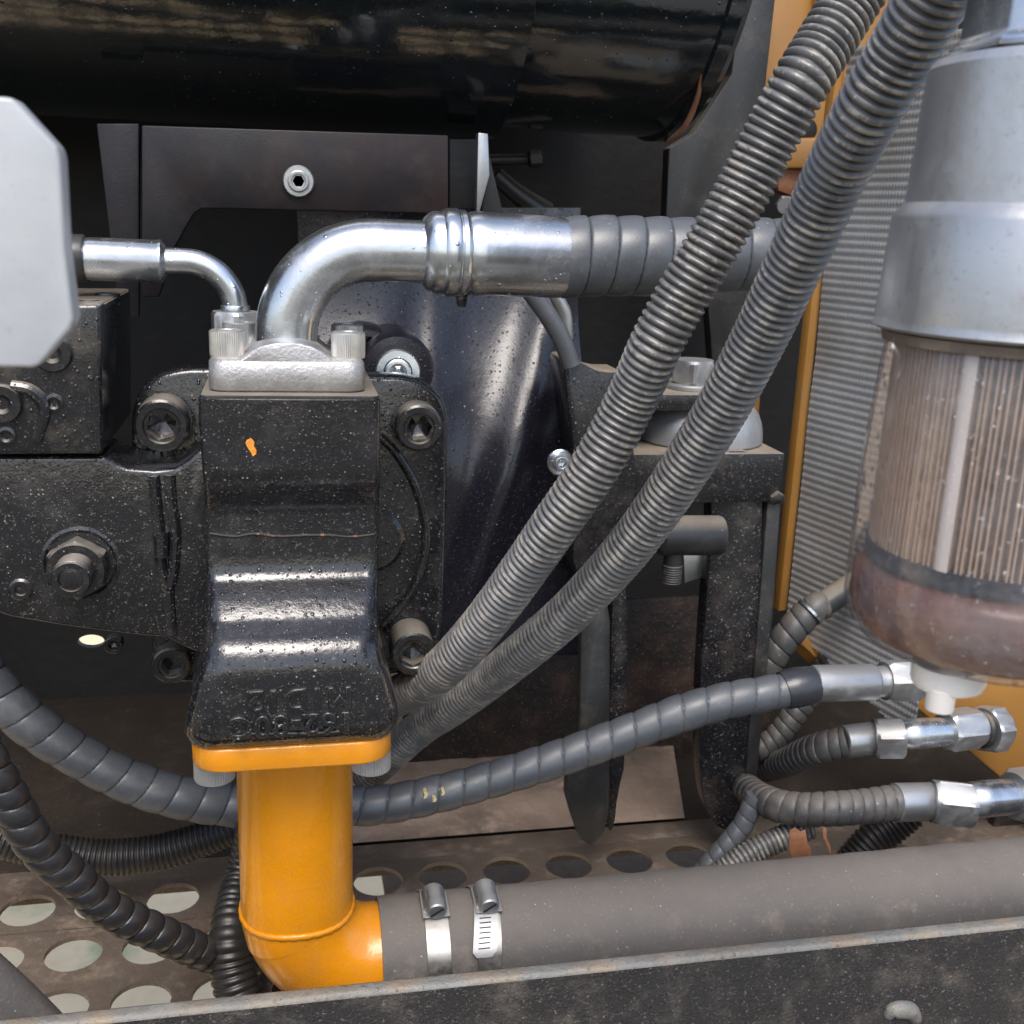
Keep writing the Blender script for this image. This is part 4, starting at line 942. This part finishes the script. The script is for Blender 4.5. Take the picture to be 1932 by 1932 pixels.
# right hand group
def wrapped(name, label, L_, Y, m='rubberd', pitch=.0105, bulge=.09, **k):
    o = wrap(name, pts(L_, Y=Y), m, pitch=pitch, bulge=bulge, groove=.02, seg=32, **k); tag(o, label, 'hose'); return o
t = thing('filter_outlet_hose', 'dark wrapped hose rising to the left side of the filter bowl', 'hose assembly', P(1448, 1261, .95))
wrap('spiral_wrap', pts([(1556, 1140, 27), (1535, 1149, 28), (1501, 1181, 29), (1468, 1224, 28), (1446, 1270, 27), (1436, 1330, 26)], Y=.95), 'rubberd', t, pitch=.015, bulge=.09, groove=.03)
c, ax, ln = seg2((1550, 1143), (1612, 1102), .95); cyl('ferrule', c, ax, SZ(24, c), ln, 'matte', t)
rev('clip_ring', P(1532, 1152, .948), (P(1501, 1181, .95)-P(1535, 1149, .95)).normalized(), [(SZ(27, c), 0), (SZ(30.5, c), .0005), (SZ(30.5, c), .003), (SZ(27, c), .0035)], 'zinc', t)
wrapped('crossing_hose', 'dark wrapped hose under the lower edge of the filter bowl', [(1700, 1150, 30), (1641, 1197, 30), (1600, 1228, 30), (1560, 1262, 29), (1530, 1310, 28)], 1.0, 'rubberb', pitch=.02)
wrapped('looped_hose', 'thin dusty hose curling down behind the wrapped return hose', [(1532, 1300, 25), (1506, 1338, 25), (1475, 1380, 24), (1444, 1408, 23), (1424, 1416, 21)], .93)
t = thing('upper_branch_hose', 'wrapped hose with silver elbow fitting joining the bulkhead plate, upper one', 'hose assembly', P(1600, 1440, .84))
wrap('spiral_wrap', pts([(1440, 1452, 24, .95), (1484, 1438, 27, .90), (1520, 1421, 29, .87), (1555, 1409, 30, .85), (1600, 1399, 30, .84)], Y=.84), 'rubberd', t, pitch=.0085, bulge=.07, groove=.02)
def branch(t, Y, fer, nut, tube, nut2, nut3):
    (a, b, r) = fer; c, ax, ln = seg2(a, b, Y); s = SZ(1, c)
    rev('ferrule', c, ax, [(r*.9*s, 0), (r*s, .001), (r*s, ln-.002), (r*.95*s, ln)], 'zincdull', t, seg=20, ang=30)
    (a, b, r) = nut; c, ax, ln = seg2(a, b, Y-.004); hexnut('nut', c, ax+Vector((0, -.3, 0)), r*s, ln, 'zincdull', t, rot=.1)
    pipe('elbow', pts(tube, Y=Y), 'zinc', t, seg=28, step=.002)
    (a, b, r) = nut2; c, ax, ln = seg2(a, b, Y-.01); hexnut('nut', c, ax+Vector((0, .15, 0)), r*s, ln, 'zincdull', t, rot=.4)
    if nut3:
        (a, b, r) = nut3; c, ax, ln = seg2(a, b, Y-.004)
        cyl('seal', c-ax*.004, ax, r*.72*s, .006, 'matte', t)
        hexnut('lock_nut', c, ax+Vector((0, .25, 0)), r*s, ln, 'zincdull', t, rot=.2)
branch(t, .84, ((1590, 1400), (1652, 1392), 31), ((1648, 1393), (1697, 1386), 42), [(1676, 1389, 26, .842), (1694, 1389, 27, .838), (1712, 1386, 29, .826), (1735, 1384, 29, .826), (1795, 1380, 27, .83)], ((1783, 1379), (1850, 1377), 41), ((1856, 1377), (1890, 1377), 48))
t = thing('lower_branch_hose', 'wrapped hose with silver elbow fitting nearer the suction hose, lower one', 'hose assembly', P(1600, 1560, .80))
wrap('spiral_wrap', pts([(1350, 1400, 24, .96), (1378, 1447, 25, .93), (1413, 1490, 28, .88), (1458, 1517, 31, .83), (1512, 1527, 32, .81), (1569, 1526, 33, .80), (1625, 1522, 33, .80), (1692, 1514, 34, .80)], Y=.80), 'rubberd', t, pitch=.0108, bulge=.08, groove=.02)
branch(t, .80, ((1686, 1514), (1764, 1512), 36), ((1758, 1512), (1824, 1509), 46), [(1800, 1513, 29, .803), (1818, 1512, 31, .80), (1840, 1509, 34, .787), (1870, 1506, 34, .787), (1935, 1501, 32, .79)], ((1912, 1502), (1990, 1500), 52), None)
wrapped('thin_wrapped_hose', 'thin blue grey wrapped hose dropping behind the suction hose', [(1425, 1500, 18), (1404, 1552, 20), (1375, 1590, 20), (1335, 1635, 20), (1300, 1680, 20)], .84, 'rubber', pitch=.013)
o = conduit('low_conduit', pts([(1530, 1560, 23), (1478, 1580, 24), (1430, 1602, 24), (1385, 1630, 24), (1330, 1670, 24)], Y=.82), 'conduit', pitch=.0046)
tag(o, 'muddy corrugated conduit just above the suction hose', 'conduit')
o = conduit('rear_conduit', pts([(1720, 1530, 32), (1682, 1560, 33), (1640, 1590, 33), (1590, 1650, 33)], Y=.86), 'conduitd', pitch=.0050)
tag(o, 'dim corrugated conduit beneath the lower silver fitting', 'conduit')
for i, (ol, lb) in enumerate((([(1490, 1568), (1500, 1562), (1512, 1570), (1520, 1566), (1524, 1590), (1530, 1600), (1529, 1618), (1495, 1620), (1488, 1600)], 'reddish brown dry leaf lying on the suction hose'), ([(1552, 1560), (1559, 1563), (1560, 1580), (1568, 1600), (1567, 1614), (1562, 1600), (1553, 1580)], 'thin shrivelled leaf strip right of the brown leaf'))):
    o = prism('dry_leaf', ol, .775, .0012, 'leaf', bevel=.0003); tag(o, lb, 'leaf')
# ================================================================== TWO BIG CONDUITS
D = .0305
def cpts(L_): return [(PC(x, y, D*FPX/w_), D/2) for x, y, w_ in L_]
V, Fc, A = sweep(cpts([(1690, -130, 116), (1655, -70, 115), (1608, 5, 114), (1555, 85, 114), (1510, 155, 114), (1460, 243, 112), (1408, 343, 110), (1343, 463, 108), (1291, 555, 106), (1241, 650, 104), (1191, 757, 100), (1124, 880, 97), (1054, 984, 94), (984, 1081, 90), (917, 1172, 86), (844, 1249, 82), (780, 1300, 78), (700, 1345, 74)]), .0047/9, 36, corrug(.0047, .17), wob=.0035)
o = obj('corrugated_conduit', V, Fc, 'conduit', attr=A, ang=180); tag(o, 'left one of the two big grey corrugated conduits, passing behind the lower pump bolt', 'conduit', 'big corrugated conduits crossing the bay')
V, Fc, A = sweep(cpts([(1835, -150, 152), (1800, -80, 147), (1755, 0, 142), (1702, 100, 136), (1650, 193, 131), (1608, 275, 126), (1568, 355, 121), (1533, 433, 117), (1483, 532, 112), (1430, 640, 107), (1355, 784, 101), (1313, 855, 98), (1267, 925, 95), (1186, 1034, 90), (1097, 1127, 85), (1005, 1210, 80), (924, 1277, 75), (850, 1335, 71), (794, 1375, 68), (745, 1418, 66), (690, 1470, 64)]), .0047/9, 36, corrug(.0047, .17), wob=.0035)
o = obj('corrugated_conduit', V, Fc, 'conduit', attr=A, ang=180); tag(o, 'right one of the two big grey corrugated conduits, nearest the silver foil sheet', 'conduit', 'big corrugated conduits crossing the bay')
# ================================================================== FUEL FILTER
def filt():
    c0 = PC(1885, 1000, .405); cx, cy = c0.x, c0.y
    def sil(px, py):            # radius and height whose left outline falls on this sight line
        d = ray(px, py); l = math.hypot(d.x, d.y); ux, uy = d.x/l, d.y/l
        r = abs(cx*uy-cy*ux); along = cx*ux+cy*uy; return r, CAM.z+d.z/l*along
    t = thing('fuel_water_separator', 'fuel filter with aluminium head and dusty clear bowl at the right edge', 'fuel filter', (cx, cy, sil(1595, 1200)[1]))
    o_ = (cx, cy, 0)
    a = [sil(*q) for q in ((1751, 121), (1709, 373), (1700, 388), (1684, 403), (1681, 412), (1650, 590), (1648, 606), (1652, 614))]
    ztop = a[0][1]
    prof = [(a[7][0]-.003, a[7][1]), (a[7][0], a[7][1]), (a[6][0]+.0008, a[6][1]), (a[6][0], a[6][1]+.002), (a[5][0], a[5][1]), (a[4][0], a[4][1]), (a[4][0]-.0006, a[4][1]+.0015), (a[3][0]-.002, a[3][1]+.0022), (a[2][0]-.001, a[2][1]+.001), (a[1][0], a[2][1]+.004), (a[0][0], ztop-.003), (a[0][0]-.002, ztop), (a[0][0]-.012, ztop+.002)]
    for i in range(1, len(prof)):
        if prof[i][1] <= prof[i-1][1]: prof[i] = (prof[i][0], prof[i-1][1]+.0003)
    rev('canister', o_, (0, 0, 1), prof, 'canister', t, seg=96)
    rh, _ = sil(1785, 105)
    V, Fc = lathe((cx, cy, 0), (0, 0, 1), [(rh, ztop+.0015), (rh, ztop+.004), (rh*.92, ztop+.006), (rh*.90, ztop+.02), (rh*.86, ztop+.05), (rh*.8, ztop+.08)], 8, rot=.35); obj('head_casting', V, Fc, 'zinc', t, bevel=.002)
    # seal under the collar
    b0 = sil(1668, 640)
    rev('seal_ring', o_, (0, 0, 1), [(a[7][0]-.006, a[7][1]-.0045), (a[7][0]-.0025, a[7][1]-.004), (a[7][0]-.002, a[7][1]-.0005), (a[7][0]-.006, a[7][1]-.0002)], 'deck', t, seg=96)
    bl = [sil(*q) for q in ((1665, 655), (1642, 770), (1621, 880), (1605, 1011), (1592, 1105))]
    zb = bl[-1][1]-.0125; rb = bl[-1][0]
    prof = [(0.001, zb-.0062), (rb*.45, zb-.006), (rb*.72, zb-.0045), (rb*.87, zb-.001), (rb*.955, zb+.005), (rb*.995, zb+.011)]+[(r, z) for r, z in reversed(bl)]+[(bl[0][0]-.0015, bl[0][1]+.006), (bl[0][0]-.003, a[7][1]+.001)]
    V, Fc = lathe(o_, (0, 0, 1), prof, 96, cap=(True, False)); obj('clear_bowl', V, Fc, 'bowl', t, ang=60)
    # pleated element
    e0, e1 = sil(1684, 655), sil(1636, 1003)
    n = 62; V = []; Fc = []; zz = [a[7][1]-.001, (a[7][1]+e1[1])/2, e1[1]]
    for z, r in zip(zz, (e0[0], (e0[0]+e1[0])/2, e1[0])):
        for k in range(n*2):
            for f_, q in ((0, r-.0004), (.30, r-.0004), (.45, r-.0075), (.85, r-.0075)):
                th = PI*(k+f_+.14*math.sin(k*2.7)+.10*math.sin(k*7.3))/n; V.append(Vector((cx+q*math.cos(th), cy+q*math.sin(th), z)))
    for j in range(2):
        for k in range(8*n):
            k2 = (k+1) % (8*n); Fc.append((j*8*n+k, j*8*n+k2, (j+1)*8*n+k2, (j+1)*8*n+k))
    obj('pleated_element', V, Fc, 'paper', t, smooth=False)
    th = math.radians(-146)
    rr = e0[0]+.0006
    V = []
    for z, r in ((zz[0], e0[0]+.0012), (zz[2], e1[0]+.0012)):
        for dt in (-.035, -.012, .012, .035):
            V.append(Vector((cx+r*math.cos(th+dt), cy+r*math.sin(th+dt), z)))
    V += [v+Vector((0, .002, 0)) for v in V]
    obj('seam_strip', V, [(0, 1, 5, 4), (1, 2, 6, 5), (2, 3, 7, 6), (8, 9, 13, 12), (9, 10, 14, 13), (10, 11, 15, 14), (0, 4, 12, 8), (3, 7, 15, 11)], 'whiteplastic', t)
    rev('end_band', o_, (0, 0, 1), [(e1[0]-.01, e1[1]-.0062), (e1[0], e1[1]-.006), (e1[0]+.0004, e1[1]), (e1[0]-.01, e1[1]+.0003)], 'blueband', t, seg=96)
    rev('fuel', o_, (0, 0, 1), [(rb*.4, zb-.0035), (rb*.70, zb-.0022), (rb*.84, zb+.001), (rb*.925, zb+.006), (rb*.955, zb+.012), (bl[-1][0]*.965, bl[-1][1]), (bl[3][0]*.96, e1[1]-.012), (e1[0]*.97, e1[1]-.0075)], 'fuel', t, seg=96, ang=90)
    # drain
    dc = Vector((cx-.008, cy-.003, zb-.0065))
    dcp = PC(1790, 1262, .40); dc = Vector((dcp.x, dcp.y, zb-.004)); s = .40/FPX
    dd = rev('drain_knob', dc, (.05, 0, -1), [(66*s, 0), (68*s, .002), (68*s, .0065), (64*s, .0085), (30*s, .009)], 'whiteplastic', t)
    dn = dc+Vector((-.0058, -.006, -.007)); cyl('drain_nipple', dn, (0, 0, -1), 26*s, .0085, 'whiteplastic', t)
    return t
filt()
# ================================================================== WHITE PLATE IN THE FOREGROUND
o = prism('latch_plate', [(-120, 184), (-10, 181), (22, 184), (108, 278), (113, 300), (122, 470), (139, 600), (133, 620), (74, 690), (60, 694), (-120, 692)], .33, .0125, 'white', bevel=.0012, seg=3)
tag(o, 'pale grey steel plate with cut corners close to the lens at left', 'plate')
# ================================================================== FRONT RAIL
def rail():
    zt = CAM.z-.45; t = thing('front_rail', 'black textured steel rail with worn top edge along the bottom', 'rail', (.1, .566, zt-.2))
    nx = 260; V = []; Fc = []; X0, X1 = -.55, .95
    rings = []
    for i in range(nx+1):
        x = X0+(X1-X0)*i/nx; j = .0006*noise.noise(Vector((x*60, 1, 1)))+.0008*noise.noise(Vector((x*17, 1, 4)))
        for y, z in ((.5722, zt-.003), (.5716, zt-.0006), (.570, zt+j*.4), (.565, zt+j), (.5625, zt-.0010+j), (.5620, zt-.0030)): V.append((x, y, z))
    for i in range(nx):
        for k in range(5): a = i*6+k; Fc.append((a, a+1, a+7, a+6))
    obj('top_edge', V, Fc, 'railtop', t, ang=60)
    box('rail_face', (X0, .5617, zt-.32), (X1, .5722, zt-.0031), 'rail', t, bevel=0)
    c = P(1700, 1905, .5615)
    V, Fc, A = sweep([(P(1668, 1918, .5615), .003), (P(1680, 1902, .561), .0055), (P(1702, 1899, .5605), .0062), (P(1722, 1903, .561), .0058), (P(1733, 1920, .562), .004)], .0015, 20, wob=.004)
    obj('weld_nub', V, Fc, 'railtop', t, ang=180)
rail()
